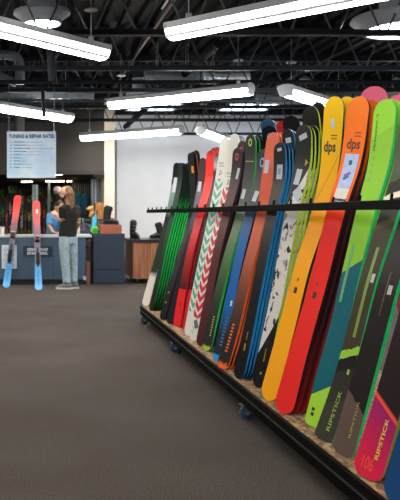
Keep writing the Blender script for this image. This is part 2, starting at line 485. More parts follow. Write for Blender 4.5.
# skylight tubes
GALV0 = mat('#a3b0bd', .35, metal=.35, var=.15, scale=8)
def skylight(c, r, r2, h, label):
    root = thing('tubular_skylight', label, 'skylight', c)
    MB().lathe(c, [(r, 0), (r*1.07, 0), (r*1.12, .05), (r2, h), (r2*.98, h+.03), (r2*.5, h+.04), (r2*.5, DZ-c[2]+.02)], 40).build('ring', mat('#858b94', .5), root)
    MB().lathe(c, [(r*.99, .012), (r*.6, -.01), (0, -.02)], 40).build('lens', mat('#ffffff', .5, var=0, emit='#eaf3ff', es=14), root)
    for k in range(3):
        a = k*2.1+.4; p = Vector(c)+Vector((r2*math.cos(a), r2*math.sin(a), h))
    return root
skylight((.17, 9.2, 3.475), .21, .33, .12, 'round skylight tube with grey collar at upper left')
skylight((4.44, 9.3, 3.43), .49, .64, .13, 'large bright round skylight at the upper right edge')

for i, X in enumerate((2.45, 4.7, 6.95)):  # second and third panes are added to throw bluish light on the wall
    r = thing('roof_skylight', 'rectangular roof skylight above the white wall, %s' % ['nearest the pale pillar', 'the middle one, added to light the wall', 'added one farthest from the pale pillar'][i], 'skylight', (X+.55, 19.0, DZ-.02))
    MB().box2((X, 18.4, DZ-.012), (X+1.1, 19.6, DZ-.002)).build('pane', mat('#dfe8f2', .5, var=0, emit='#d0dff0', es=2.3), r, smooth=False)
    MB().box2((X-.05, 18.35, DZ-.03), (X, 19.65, DZ-.001)).box2((X+1.1, 18.35, DZ-.03), (X+1.15, 19.65, DZ-.001)).box2((X, 18.35, DZ-.03), (X+1.1, 18.4, DZ-.001)).box2((X, 19.6, DZ-.03), (X+1.1, 19.65, DZ-.001)).build('frame', GALV0, r, smooth=False)
# ---------------------------------------------------------------- pipes and ducts
GREYP = mat('#6f7887', .5, metal=.2, var=.08, scale=6)
GALV = mat('#a3b0bd', .35, metal=.35, var=.15, scale=8)
DARKP = mat('#1c1f24', .6, spec=.15)
def arc(p0, p1, p2, n=6):
    p0, p1, p2 = map(Vector, (p0, p1, p2))
    return [(1-t)**2*p0+2*t*(1-t)*p1+t*t*p2 for t in [i/n for i in range(n+1)]]
Yd = 12.2
path = [at(-30, 55, Yd)]+arc(at(8, 55, Yd), at(20, 55, Yd), at(20, 68, Yd))+[at(20, 84, Yd)]
tag(MB().tube(path, .075, 16).build('vent_pipe', GREYP), 'fat grey pipe elbow turning down at the left edge', 'pipe')
path = [at(-30, 70, Yd+.5)]+arc(at(-6, 73, Yd+.5), at(2, 76, Yd+.5), at(8, 79, Yd+.5))+[at(17, 84, Yd+.5)]
tag(MB().tube(path, .06, 16).build('vent_pipe', GREYP), 'smaller grey pipe bending under the fat pipe elbow', 'pipe')
a = at(19.5, 90, 15.8)
tag(MB().tube([(a.x, 15.8, 2.6), (a.x, 15.8, DZ)], .1, 14).build('pipe', mat('#2f2d2d', .6)), 'dark thick vertical pipe below the grey elbow', 'pipe')
def spiral(name, p0, p1, r, label, m=GALV):
    p0, p1 = Vector(p0), Vector(p1); n = int((p1-p0).length/.12)
    path = []; rad = []
    for i in range(n+1):
        for e, k in ((-.012, 1), (0, 1.05), (.012, 1)):
            path.append(p0.lerp(p1, i/n)+(p1-p0).normalized()*e); rad.append(r*k)
    root = thing('duct', label, 'duct', (p0+p1)/2)
    MB().tube(path, rad, 20).build('duct_body', m, root)
    for q in (p0, p1): MB().lathe(q, [(r*.9, -.03), (r*1.12, -.03), (r*1.12, .03), (r*.9, .03)], 20, axis='x').build('collar', m, root)
    s_ = MB()
    for t in (.2, .8):
        q = p0.lerp(p1, t); s_.tube([(q.x, q.y-r, q.z), (q.x, q.y-r, DZ)], .005, 5).tube([(q.x, q.y+r, q.z), (q.x, q.y+r, DZ)], .005, 5)
    s_.build('hanger_strap', WIRE, root)
spiral('duct', at(147, 76, 12.1), at(197, 76, 12.1), .085, 'galvanised duct section between the joists, above the middle light')
spiral('duct', at(204, 78, 13.4), at(247, 78, 13.4), .09, 'galvanised duct behind the canopy of the middle light')
spiral('duct', at(-40, 93, 13.6), at(92, 93, 13.6), .10, 'galvanised duct crossing behind the left joists')
spiral('duct', at(258, 99, 16.1), at(460, 97, 16.1), .11, 'galvanised duct behind the tallest ski tips')
c = at(139, 95, 13.5)
root = thing('air_diffuser', 'round cone air diffuser left of the middle tube light', 'vent', c)
MB().lathe(c, [(.21, 0), (.22, .01), (.18, .05), (.11, .14), (.11, .3)], 30).build('cone', GALV, root)
MB().lathe(c, [(.17, -.01), (.18, -.01), (.11, .06)], 30).build('inner_cone', GALV, root)
MB().lathe(c, [(.09, -.015), (.1, -.015), (.05, .04)], 30).build('inner_cone', GALV, root)
MB().tube([c+Vector((0, 0, .28)), c+Vector((0, 0, DZ-c.z))], .12, 16).build('neck', DARKP, root)
def ypipe(x, y, z, Y0, Y1, r, m, label, nm='pipe'):
    X = (x-CX)/(HY-y)*(z-H)
    return tag(MB().tube([(X, Y0, z), (X, Y1, z)], r, 10).build(nm, m), label, 'pipe')
ypipe(220, 42, 3.41, 9.9, 19.3, .06, mat('#1a1d22', .8, spec=.04), 'thick dark pipe running diagonally toward the white wall')
ypipe(165, 4, 3.66, 5.5, 9.2, .012, mat('#8f9398', .3, metal=.7), 'thin bright conduit left of the top right tube light', 'conduit')
ypipe(166, 12, 3.7, 5.5, 17, .016, mat('#5a1714', .5), 'thin red pipe running under the roof deck')
ypipe(95, 0, 3.66, 5.5, 8.8, .012, mat('#8f9398', .3, metal=.7), 'thin bright conduit above the left tube light', 'conduit')
ypipe(372, 36, 3.72, 10, 16, .02, DARKP, 'dark conduit under the deck at the right', 'conduit')
def xpipe(y, z, r, m, label, x0=-6, x1=11):
    Y = F*(z-H)/(HY-y)
    return tag(MB().tube([(x0, Y, z), (x1, Y, z)], r, 8).build('pipe', m), label, 'pipe')
xpipe(82, 3.2, .03, DARKP, 'dark horizontal pipe hung level below the joists')
xpipe(101, 3.22, .02, mat('#454d57', .4, metal=.4), 'thin grey horizontal conduit behind the middle light')
for x, Y, r, lab in ((51, 10.2, .035, 'dark vertical pipe dropping past the upper left skylight'), (55, 10.5, .03, 'dark vertical pipe just right of the skylight pipe'), (44, 12.7, .03, 'dark vertical pipe above the price sign')):
    a = at(x, 60, Y)
    tag(MB().tube([(a.x, Y, 2.85 if Y > 12 else 3.0), (a.x-.05, Y, DZ)], r, 10).build('pipe', DARKP), lab, 'pipe')
# pendant spot dishes among the joists
for x, y, Y, lab in ((305, 81, 12.6, 'small dish lamp under the deck above the yellow skis'), (397, 82, 12.6, 'small dish lamp under the deck at the right edge')):
    c = at(x, y, Y); root = thing('dish_lamp', lab, 'lamp', c)
    MB().lathe(c, [(.07, 0), (.10, .0), (.09, .03), (.03, .07), (0, .08)], 20).build('dish', mat('#9aa4ad', .4, metal=.4), root)
    MB().tube([c+Vector((0, 0, .07)), (c.x, c.y, DZ)], .012, 6).build('stem', DARKP, root)
# conduit down the white wall by the partition
a = at(116, 200, 20.4)
root = thing('wall_conduit', 'grey conduit running down the white wall by the pale pillar', 'conduit', (a.x, 20.44, 0))
MB().tube([(a.x, 20.44, 0.15), (a.x, 20.44, 3.5)], .03, 10).build('conduit_tube', mat('#7f868e', .4, metal=.4), root)
MB().box((a.x, 20.45, 1.6), (.1, .06, .03)).box((a.x, 20.45, 2.9), (.1, .06, .03)).build('clip', GALV, root)

# ================================================================= THE SKI RACK
BX0, BX1, BY0, BY1 = 1.355, 2.5, 2.35, 9.58
FRM = mat('#0a0a0b', .5, metal=0, var=.15, spec=.03)
rack = thing('ski_rack', 'long black rolling ski rack with wood deck and peg rail', 'rack', ((BX0+BX1)/2, 6, 0))
mb = MB()
mb.box2((BX0, BY0, .095), (BX0+.022, BY1, .2)).box2((BX1-.022, BY0, .095), (BX1, BY1, .2))
mb.box2((BX0+.022, BY0, .095), (BX1-.022, BY0+.022, .2)).box2((BX0+.022, BY1-.022, .095), (BX1-.022, BY1, .2))
for y in (4.2, 6, 7.8): mb.box2((BX0+.022, y-.03, .1), (BX1-.022, y+.03, .165))
mb.build('base_frame', FRM, rack, smooth=False, bevel=.003)
# bead along the front of the frame
MB().box2((BX0-.006, BY0, .148), (BX0, BY1, .156)).build('trim_bead', mat('#35363a', .3, metal=.5), rack, smooth=False)
# OSB deck
m, nt, b = base_mat('osb_board')
tc = nt.nodes.new('ShaderNodeTexCoord')
vo = nt.nodes.new('ShaderNodeTexVoronoi'); vo.inputs['Scale'].default_value = 26
mp = nt.nodes.new('ShaderNodeMapping'); mp.inputs['Scale'].default_value = (2.2, 1, 1)
nt.links.new(tc.outputs['Object'], mp.inputs[0]); nt.links.new(mp.outputs[0], vo.inputs['Vector'])
rp = ramp_node(nt, [(0, '#4d3725'), (.5, '#7d5e3e'), (1, '#a78a62')], 'LINEAR'); sep = nt.nodes.new('ShaderNodeSeparateColor')
nt.links.new(vo.outputs['Color'], sep.inputs[0]); nt.links.new(sep.outputs[0], rp.inputs['Fac']); nt.links.new(rp.outputs['Color'], b.inputs['Base Color'])
b.inputs['Roughness'].default_value = .75
MB().box2((BX0+.022, BY0+.022, .17), (BX1-.022, BY1-.022, DECK_Z-.001)).build('deck_board', m, rack, smooth=False)
RX, RZ, RY1 = 1.575, 1.333, 10.4
for sx, nm in ((1, 'rail'), (-1, 'rail')):
    X = RX if sx == 1 else 2.38
    o = MB().box2((X-.022, BY0, RZ-.021), (X+.022, RY1 if sx == 1 else 9.5, RZ+.021)).build(nm, mat('#08080a', .6, spec=.02), rack, smooth=False, bevel=.004)
    y = BY0+.12
    while sx == 1 and y < RY1:
        MB().tube([(X, y, RZ+.02), (X+.004, y, RZ+.048)], .007, 8).build('peg', mat('#08080a', .6, spec=.02), o)
        y += .33
for y in (BY0+.04, 9.66):
    p = MB()
    yy = min(y, BY1-.03)
    p.box2((1.93, yy-.02, .2), (1.97, yy+.02, 1.36))
    if y > yy: p.box2((1.93, yy, 1.32), (1.97, y+.02, 1.35))
    p.box2((RX+.02, y-.015, RZ-.012), (2.36, y+.015, RZ+.012))
    p.build('upright', FRM, rack, smooth=False)
CAST = mat('#2b4a63', .35, var=.1)
for sx in (0, 1):
    for y in (9.42, 7.47, 5.03, 2.75):
        X = 1.385 if sx == 0 else 2.46
        yk = MB()
        yk.box((X, y, .0935), (.085, .085, .006))
        for e in (-.026, .026): yk.box((X+.006, y+e, .068), (.05, .005, .05))
        f = yk.build('caster', mat('#8f9296', .35, metal=.7), rack, smooth=False)
        MB().lathe((X-.004, y, .045), [(.0, -.016), (.028, -.016), (.030, -.015), (.044, -.013), (.0445, .0), (.044, .013), (.030, .015), (.028, .016), (0, .016)], 24, axis='y').build('wheel', [CAST], f)
        MB().lathe((X-.004, y, .045), [(0, -.032), (.010, -.032), (.010, .032), (0, .032)], 12, axis='y').build('axle', mat('#c8ccd0', .3, metal=.8), f)
MB().box((1.42, 7.33, .075), (.05, .03, .05)).tube([(1.42, 7.33, .06), (1.38, 7.27, .03)], .009, 8).build('lock_pedal', FRM, rack)

# ================================================================= SKIS ON THE RACK
G1 = mat('#24d058', .35); BLU = mat('#1c80d2', .35); ORG = mat('#ff6a24', .35); LIM = mat('#c4e436', .35); RED = mat('#d81f24', .35)
DKR = mat('#4a1016', .4); WHT = mat('#e4e3df', .5, var=.03); GRN2 = mat('#1ee078', .3)
TAG = mat('#b4bdc9', .55, var=.03); INK = mat('#17181c', .5); GOLD = mat('#c79a3a', .35, metal=.4)
def tagcard(sk, u0, u1, t0, t1, rot=0, label='white price tag', m=TAG):
    o = sk.patch('price_tag', u0, u1, t0, t1, m, rot=rot, label=label)
    return o

# S1 pale leftmost ski
top = band_mat([(0, '#d8d2c4'), (.2, '#cfc9bb'), (.24, '#1c2a20'), (.62, '#18281e'), (.66, '#6f8a80'), (.84, '#8fa69d'), (.86, '#20242a'), (1, '#15171c')], 'LINEAR', noise=.03)
s = px_ski([(145, 306), (154, 273), (162, 243), (171, 207), (176, 180), (177.5, 163)], .105, 42)
s.build('pale-ended ski at the far left end of the rack', top, mat('#c9c4b8', .4), BLK, group=RACKGROUP)
s.patch('sticker', -.5, .5, .80, .90, mat('#d0d4d8', .5))
# S2 green lined stack
blackgreen = band_mat([(0, '#121513'), (.3, '#16301f'), (.6, '#1a3a25'), (1, '#14181a')], 'LINEAR', noise=.1)
stack([(151, 311), (159, 277), (165, 248), (175, 207), (180, 182), (180.5, 163)], .095, 64, 6, blackgreen, band_mat([(0, '#0f3a20'), (.2, '#1c9a48'), (.5, '#2ce062'), (.66, '#22c455'), (.78, '#15251b'), (1, '#1a1c20')]), BLK,
      ['black ski with green edges, front of the far green-lined stack']+['green-edged black ski, %s behind the front of its far stack' % ORD[k] for k in range(1, 6)], sp=.029, scales=[1, 1.0, .995, 1, .99, 1])
# S3 black stack with orange tag
blk3 = band_mat([(0, '#0f1014'), (.5, '#17181d'), (.75, '#1d2523'), (1, '#16181c')], 'LINEAR', noise=.1)
q = stack([(162, 320), (172, 285), (182, 250), (193, 207), (193, 180), (190.5, 153)], .11, 66, 3, blk3, [BLK, mat('#7a3b22', .4), BLK], BLK,
      ['black ski with orange tag near its tip', 'black ski with brown edge just behind the orange-tagged one', 'black ski second behind the orange-tagged one'], sp=.027, scales=[1, 1.008, 1.016])
q[0].patch('hang_tag', .0, .75, .885, .925, mat('#e8851c', .5), label='orange hang tag')
for k in range(2): q[0].patch('mark', -.4, .1, .10+.06*k, .11+.06*k, mat('#b8752c', .5))
# S4 mauve and maroon
q = stack([(169, 324), (178, 288), (186, 252), (197, 207), (201, 182), (203, 158)], .105, 66, 3, band_mat([(0, '#14141a'), (.55, '#1b1820'), (.68, '#5d5664'), (.8, '#6b6472'), (.86, '#3a141c'), (1, '#240e14')], 'LINEAR', noise=.05), [mat('#8c1820', .4), DKR, DKR], BLK,
      ['dark ski with mauve grey front and white tag, left of bright red ski', 'dark red ski just behind the mauve grey ski', 'second dark red ski behind the mauve grey ski'], sp=.028)
tagcard(q[0], -.5, .5, .80, .86)
# S5 bright red
redg = band_mat([(0, '#d8232a'), (.21, '#d8232a'), (.215, '#3d1416'), (.4, '#a31d22'), (.62, '#c32024'), (.7, '#e02a26'), (.97, '#e02a26'), (1, '#2a2226')], 'LINEAR', spots=('#3d0d11', .62, .08, 3))
q = stack([(177, 327), (183, 292), (191, 252), (203, 207), (210, 178), (211, 151)], .13, 64, 3, redg, [RED, RED, DKR], BLK,
      ['bright red ski with dark tip edge, left of the chevron skis', 'red-edged ski just behind the bright red ski', 'dark red ski second behind the bright red ski'], sp=.028, scales=[1, 1.015, 1.02], tail='soft')
q[0].patch('mark', -.3, .3, .86, .865, INK)
# S6
q = stack([(185, 330), (193, 292), (201, 252), (211, 207), (217, 180), (218, 154)], .11, 66, 3, band_mat([(0, '#c81f28'), (.22, '#c81f28'), (.225, '#2a1216'), (.5, '#3a1418'), (.9, '#1c1a1e'), (.93, '#b8b8b8'), (1, '#1c1a1e')], 'LINEAR', noise=.02), [DKR, BLK, BLK], BLK,
      ['dark ski with solid red tail, beside the teal chevron ski', 'black ski just behind the red-tailed dark ski', 'second black ski behind the red-tailed dark ski'], sp=.027, tail='soft')
# S7 chevron pair
s = px_ski([(188, 336), (201, 272), (215, 207), (221.5, 172), (226, 137)], .118, 60, waist=.88)
s.build('white ski with teal chevrons', chevron_mat('#3fa98a', .12, .79), mat('#e2e2dc', .4), BLK, group=RACKGROUP)
s.text('black\ncrows', -.6, .6, .85, .875, mat('#4a4d52', .5), up=False); s.ring(0, .82, .5, INK, .6, sides=3)
s = px_ski([(193, 341), (207, 272), (223.5, 207), (231.5, 170), (235, 134)], .118, 60, waist=.88)
s.build('white ski with red chevrons', chevron_mat('#cf2c36', .11, .745, fill=.62), mat('#e2e2dc', .4), BLK, group=RACKGROUP)
s.text('black\ncrows', -.6, .6, .793, .818, mat('#4a4d52', .5), up=False); s.ring(0, .77, .5, INK, .6, sides=3)
s.patch('scribble', -.3, .5, .06, .10, mat('#6a6a6e', .5), rot=.5)
for k in range(5): s.patch('scribble', -.5+.15*k, -.4+.15*k, .03+.015*k, .05+.018*k, mat('#6a6a6e', .5), rot=.7-.3*k)
# S8 maroon
mar = band_mat([(0, '#4a2126'), (.3, '#5c2a2e'), (.6, '#59282c'), (.85, '#3a1c20'), (1, '#2a1518')], 'LINEAR', noise=.05)
q = stack([(200, 346), (209, 300), (217, 256), (229, 207), (236, 178), (238, 148)], .12, 64, 3, mar, [mat('#26181b', .4), BLK, BLK], BLK,
      ['maroon ski with red ring at its tip', 'taller maroon ski with ring tip, behind the first maroon one', 'second dark-edged ski behind the maroon ski'], sp=.03, scales=[1, 1.035, 1.0])
for k in (0, 1): q[k].ring(0, .955, .45, mat('#c2403a', .4), .6)
tagcard(q[0], .2, .7, .845, .9, rot=-.15)
# S9 green
grg = band_mat([(0, '#9fc23a'), (.022, '#9fc23a'), (.024, '#23262a'), (.22, '#2b332d'), (.42, '#3f6b3a'), (.62, '#4b6a48'), (.72, '#3c423e'), (.88, '#2a2e2e'), (1, '#16181a')], 'LINEAR', noise=.02)
q = stack([(206, 351), (217, 303), (229, 255), (243, 207), (250, 170), (251, 135)], .13, 66, 3, grg, [G1, G1, BLK], BLK,
      ['grey green ski with lime tail and ringed black tip', 'green-edged ski just behind the grey green ski', 'black ski second behind the grey green ski'], sp=.032)
q[0].ring(0, .965, .42, mat('#b5c436', .4), .6)
tagcard(q[0], -.7, 0, .71, .755, rot=-.1)
q[0].patch('mark', -.8, .8, .88, .883, mat('#b5c436', .4))
for k in range(8): q[0].patch('mark', .15, .45, .07+.012*k, .077+.012*k, mat('#b8b070', .5))
# S10 blue
blg = band_mat([(0, '#2a8fd6'), (.025, '#2a8fd6'), (.028, '#1b2530'), (.12, '#20303f'), (.26, '#1d66b4'), (.55, '#2166b0'), (.66, '#2c5e92'), (.74, '#30343c'), (1, '#16181d')], 'LINEAR', noise=.02)
q = stack([(217, 361), (228, 316), (239, 262), (253, 207), (261, 179), (264, 150)], .13, 66, 2, blg, [BLK, BLK], BLK,
      ['blue ski with black ringed tip and bright blue tail', 'black ski just behind the blue ski'], sp=.03, tail='soft')
q[0].ring(0, .94, .5, mat('#4aa3dc', .4), .6); tagcard(q[0], -.3, .5, .755, .805, rot=-.1)
for k in range(9): q[0].patch('mark', -.1, .4, .07+.016*k, .078+.016*k, mat('#3d6f9e', .5))
q[0].patch('sticker', .2, .6, .26, .285, WHT)
# S11 orange
org = band_mat([(0, '#ea6a2a'), (.02, '#ea6a2a'), (.022, '#1c1a1c'), (.15, '#241f1f'), (.28, '#5b3a33'), (.45, '#a85536'), (.62, '#d8603a'), (.9, '#e0603c'), (1, '#d8583a')], 'LINEAR', noise=.06)
q = stack([(222, 369), (235, 326), (248, 270), (264, 207), (269.5, 170), (274, 133)], .13, 66, 3, org, [ORG, ORG, BLK], BLK,
      ['orange ski with brown to black lower half, between blue and black skis', 'orange-edged ski just behind the orange ski', 'black ski second behind the orange ski'], sp=.025, tail='soft')
for k in range(9): q[0].patch('mark', -.3, .15, .07+.014*k, .078+.014*k, mat('#d86a2a', .5))
tagcard(q[0], -.7, .0, .83, .885)
# S12 black with blue edges
blb = band_mat([(0, '#0c0d10'), (.5, '#121316'), (.7, '#2a2622'), (.85, '#17181b'), (1, '#121316')], 'LINEAR', noise=.12)
q = stack([(238, 379), (248, 337), (258, 287), (274, 207), (280, 178), (280, 143)], .125, 70, 4, blb, [BLU, BLU, BLU, BLU], BLK,
      ['black ski with blue edge, gold mark and two white tags', 'blue-edged ski just behind the twice-tagged black ski', 'second blue-edged ski behind the twice-tagged black ski', 'third blue-edged ski behind the twice-tagged black ski'], sp=.0235, scales=[1, 1.0, .998, .996])
tagcard(q[0], -.4, .55, .85, .91, label='white price tag with print'); q[0].patch('sticker', -.35, .4, .965, .978, TAG, rot=.15)
q[0].patch('print', -.2, .3, .87, .895, mat('#7d93ad', .5), off=.003); q[0].patch('mark', -.1, .2, .12, .15, GOLD); q[0].patch('mark', .02, .14, .165, .2, GOLD)
q2 = stack([(253.5, 378), (263, 337), (273, 287), (290, 207), (292, 170), (287.5, 129)], .125, 70, 2, band_mat([(0, '#101116'), (.6, '#15202c'), (.7, '#1c4f80'), (.86, '#1f3a55'), (.88, '#1b1d22'), (1, '#15171c')], 'LINEAR'), [BLU, BLU], BLK,
      ['taller black-tipped ski behind the blue-lined stack, small white sticker', 'ski behind the taller black-tipped one, blue edge'], sp=.025)
q2[0].patch('sticker', -.4, .5, .945, .965, TAG, rot=.1)
# S13 marble
m13 = band_mat([(0, '#0c0d0f'), (.19, '#0c0d0f'), (.2, '#d2d0cb'), (.755, '#c9c7c2'), (.76, '#131212'), (1, '#161515')], 'CONSTANT', slant=-.16, spots=('#1a1a1c', .55, .05, 2.4))
q = stack([(258, 388), (268, 345), (279, 290), (294, 207), (303, 165), (304, 125)], .145, 68, 3, m13, [LIM, LIM, LIM], BLK,
      ['black-tipped ski with white marbled middle and tilted white tag', 'lime-edged ski just behind the marbled ski', 'second lime-edged ski behind the marbled ski'], sp=.025)
tagcard(q[0], -.6, .15, .775, .835, rot=-.1); q[0].patch('sticker', -.5, .5, .945, .965, TAG, rot=.35)
tagcard(q[0], -.2, .8, .715, .765, rot=.75, label='tilted white card'); q[0].ring(.55, .86, .3, GOLD, .2, sides=3)
q[0].patch('mark', -.1, .15, .05, .06, GOLD); q[0].patch('mark', .0, .12, .1, .15, GOLD)
m14 = band_mat([(0, '#111216'), (.25, '#111216'), (.26, '#b9bdae'), (.6, '#c5c8b4'), (.64, '#131212'), (1, '#131213')], 'CONSTANT', slant=-.2, spots=('#1a1a1c', .55, .05, 2.4))
q = stack([(271, 387), (281, 345), (291, 290), (306, 207), (314, 160), (310, 106)], .15, 68, 2, m14, [LIM, LIM], BLK,
      ['tall black-tipped ski left of the yellow ski, lime edge', 'tallest black-tipped ski, partly behind the yellow ski'], sp=.045, scales=[1, 1.012])
q[0].ring(.5, .85, .2, GOLD, .2, sides=3)
# S15 yellow
yel = band_mat([(0, '#f2a71a'), (.62, '#f3a51c'), (.8, '#f5bb17'), (1, '#f6c814')], 'LINEAR')
q = stack([(268, 401), (290, 320), (303, 268), (322, 207), (331, 162), (335, 97)], .145, 62, 2, yel, [mat('#1a1512', .4), mat('#d99a12', .4)], BLK,
      ['bright yellow ski with black lettering near its tip', 'second yellow ski, tip showing behind the first yellow one'], sp=.075, scales=[1, 1.0])
for k in (0, 1):
    q[k].text('dps', -.75, .5, .815, .86, mat('#3a3320', .5), up=False, bold=.03)
    q[k].patch('mark', -.1, .55, .866, .869, mat('#3a3320', .5)); q[k].patch('mark', -.1, .55, .876, .879, mat('#3a3320', .5))
q[0].patch('emblem', -.15, .2, .90, .93, mat('#b9c3d8', .4), rot=.2)
q[0].patch('line', -.02, .02, .66, .82, mat('#6e5416', .4), rot=-.38)
q[0].patch('mark', -.25, .15, .355, .375, INK); q[0].ring(-.05, .40, .2, INK, .2, sides=3)
# S16 orange to red
red2 = band_mat([(0, '#e02a28'), (.6, '#de2a22'), (.7, '#ee5a1a'), (.82, '#f2711a'), (1, '#f07a1c')], 'LINEAR')
q = stack([(282.5, 414), (306, 330), (320, 280), (338, 207), (352, 160), (360, 97)], .148, 62, 4, red2, [mat('#201214', .4), mat('#3a1418', .4), mat('#8d1c20', .4), BLK], BLK,
      ['orange-tipped red ski with lettering and blue leaflet', 'red ski just behind the orange-tipped ski', 'second red ski behind the orange-tipped ski', 'black-edged ski third behind the orange-tipped ski'], sp=.034, scales=[1, .985, .99, .98], tops=[red2]+[band_mat([(0, '#b01c22'), (.06, '#7a1418'), (.3, '#2a1014'), (.7, '#35141a'), (.85, '#c8501c'), (1, '#d8621c')])]*3)
q[0].text('dps', -.6, .65, .83, .872, mat('#5c2a12', .5), up=False, bold=.03)
q[0].patch('mark', 0, .6, .878, .881, mat('#5c2a12', .5)); q[0].patch('mark', 0, .6, .888, .891, mat('#5c2a12', .5))
q[0].patch('leaflet', -.62, .72, .717, .825, mat('#a9bfe6', .5), label='pale blue leaflet held on the ski', n=10)
q[0].patch('leaflet', -.62, .72, .682, .716, mat('#d5d3d0', .5), off=.0018)
q[0].patch('leaflet', -.62, .72, .664, .681, INK, off=.0018)
q[0].text('alchemist', -.55, .65, .667, .678, TAG, up=False, off=.0035)
q[0].patch('print', -.1, .2, .79, .805, mat('#3a4672', .5), off=.003); q[0].patch('print', -.3, .35, .755, .765, mat('#7c5a9a', .5), off=.003, rot=.5); q[0].patch('print', -.3, .25, .745, .755, mat('#4a5cae', .5), off=.003, rot=.6)
q[0].patch('mark', -.2, .2, .365, .385, mat('#3a1214', .5)); q[0].ring(0, .41, .18, mat('#3a1214', .5), .2, sides=3)
# S17 green
grn = band_mat([(0, '#9ccc3c'), (.11, '#9ccc3c'), (.112, '#0f5a66'), (.49, '#0d5c68'), (.492, '#86bf35'), (.9, '#8fce3a'), (1, '#8ecb3c')], 'CONSTANT', slant=-.05)
q = stack([(314, 428), (326, 380), (339.5, 330), (350.5, 280), (368, 207), (380.5, 160), (386.5, 100)], .147, 68, 2, grn, [GRN2, GRN2], BLK,
      ['lime green ski with teal lower half and dark vertical lettering', 'green-edged ski just behind the lime ski'], sp=.03, tail='square', scales=[1, 1.0])
q[0].text('L. outsideedge', -.72, -.45, .845, .955, mat('#1d4a2a', .5), up='down')
for k, chx in enumerate('ELAN'): q[0].text(chx, -.6, -.4, .82-.022*k, .829-.022*k, mat('#6a8f4a', .5), up=False)
q[0].patch('stripe', -.55, -.25, .38, .56, mat('#5f9e6a', .4), rot=-.02)
q[0].patch('mark', -.55, -.25, .03, .04, INK); q[0].patch('mark', -.55, -.25, .045, .055, INK)
# S18 olive and taupe
olv = band_mat([(0, '#35352c'), (.11, '#2c2a24'), (.2, '#181716'), (.235, '#181716'), (.24, '#8fbe3c'), (.262, '#8fbe3c'), (.264, '#3a3526'), (.62, '#4a4632'), (.64, '#2a2c24'), (.7, '#d4c9b6'), (.72, '#23251f'), (.76, '#44533a'), (1, '#3b4a34')], 'CONSTANT', slant=-.03, noise=.015)
s = px_ski([(323, 441), (344, 380), (357, 330), (369.5, 280), (392, 207), (406, 160), (414, 95)], .132, 69, tail='square')
s.build('dark olive ski with bright green lettering on its tail', olv, GRN2, BLK, group=RACKGROUP)
s.text('RIPSTICK', .05, .42, .03, .145, mat('#8aad3a', .4), bold=.01)
s.patch('mark', .3, .55, .195, .21, mat('#8fae3c', .4)); s.patch('stripe', -.1, .25, .3, .56, mat('#6f8a3a', .4)); s.patch('sticker', .35, .75, .46, .485, mat('#b6b3a6', .5))
tau = band_mat([(0, '#5a4a44'), (.14, '#5a4a46'), (.142, '#1c1718'), (.5, '#1a1717'), (.66, '#26211f'), (.68, '#cfc4b2'), (.72, '#b8ab98'), (.74, '#1f1d1c'), (1, '#2a2a28')], 'CONSTANT', slant=.05, noise=.012)
s = px_ski([(342, 456), (364, 380), (378, 328), (391, 280), (416, 207), (431, 160), (440, 90)], .145, 69, tail='soft')
s.build('taupe-tailed black ski with green edge, right of the olive ski', tau, GRN2, BLK, group=RACKGROUP)
s.text('RIPSTICK', .2, .4, .05, .15, mat('#94943a', .4), bold=.01)
s.patch('stripe', -.05, .05, .38, .5, mat('#5c3a34', .4)); s.patch('sticker', .2, .6, .44, .465, mat('#a9a6a2', .5))
# S19 magenta tail
mag = band_mat([(0, '#d0203e'), (.04, '#c81c46'), (.165, '#8a1a5a'), (.167, '#e04a3a'), (.175, '#e04a3a'), (.177, '#1f1416'), (.6, '#231819'), (1, '#2a1c1e')], 'LINEAR', slant=.05)
q = stack([(366, 479), (387, 413), (410, 330), (424, 280), (446, 207), (462, 150), (470, 70)], .17, 69, 2, mag, [mat('#8fae4a', .4), mat('#c9642c', .4)], BLK,
      ['dark ski with magenta red tail and yellow lettering', 'orange-edged ski just behind the magenta-tailed ski'], sp=.04, tail='soft')
q[0].text('RIPSTICK', .2, .45, .05, .15, mat('#c9b23a', .4), bold=.02); q[0].text('106', -.5, .3, .018, .05, mat('#e2452f', .4), up=False)
s = px_ski([(395, 505), (420, 420), (455, 300), (482, 207), (505, 60)], .15, 68)
s.build('dark blue ski cut by the lower right corner', band_mat([(0, '#16406e'), (.2, '#123a66'), (1, '#101c2c')], 'LINEAR'), mat('#1c3f66', .4), BLK, group=RACKGROUP)

# skis on the far side of the rack, tips showing above the front row
def back_ski(x, y, Xt, w, m, e, label, theta=30, lean=.3):
    Y = F*Xt/(x-CX)
    T = at(x, y, Y)
    B = Vector((min(2.40, T.x+lean), Y, DECK_Z))
    th = math.radians(theta)
    sk = Ski(B, T, w, (math.cos(th), -math.sin(th), 0), [(0, .03), (.15, 0), (.8, 0), (1, .05)])
    lo = min(sk.p(u, t, sg*sk.thick(t)/2).z for u in (-1, -.5, 0, .5, 1) for t in (0, .003, .008, .016, .028, .045) for sg in (1, -1))
    sk.B.z += DECK_Z+.001-lo
    sk.build(label, m, e, BLK, group='skis on the far side of the rack')
    return sk
pink = band_mat([(0, '#c8406a'), (.9, '#e4728c'), (1, '#ea6a88')], 'LINEAR')
back_ski(373, 87, 2.03, .15, pink, mat('#8a3a4c', .4), 'pink ski tip leaning behind the orange-tipped ski')
back_ski(399, 95, 2.03, .15, pink, mat('#8a3a4c', .4), 'pink ski tip behind the lime ski')
bk = back_ski(268, 119, 2.08, .12, band_mat([(0, '#14181e'), (.84, '#1b2630'), (.86, '#7d93a6'), (.93, '#22303c'), (1, '#3c6f94')], 'LINEAR'), BLU, 'dark ski with pale blue tip, tallest behind the orange ski')
bk = back_ski(269.5, 126, 1.93, .12, band_mat([(0, '#14181e'), (1, '#151a20')], 'LINEAR'), BLU, 'black ski with blue ring tip behind the orange ski')
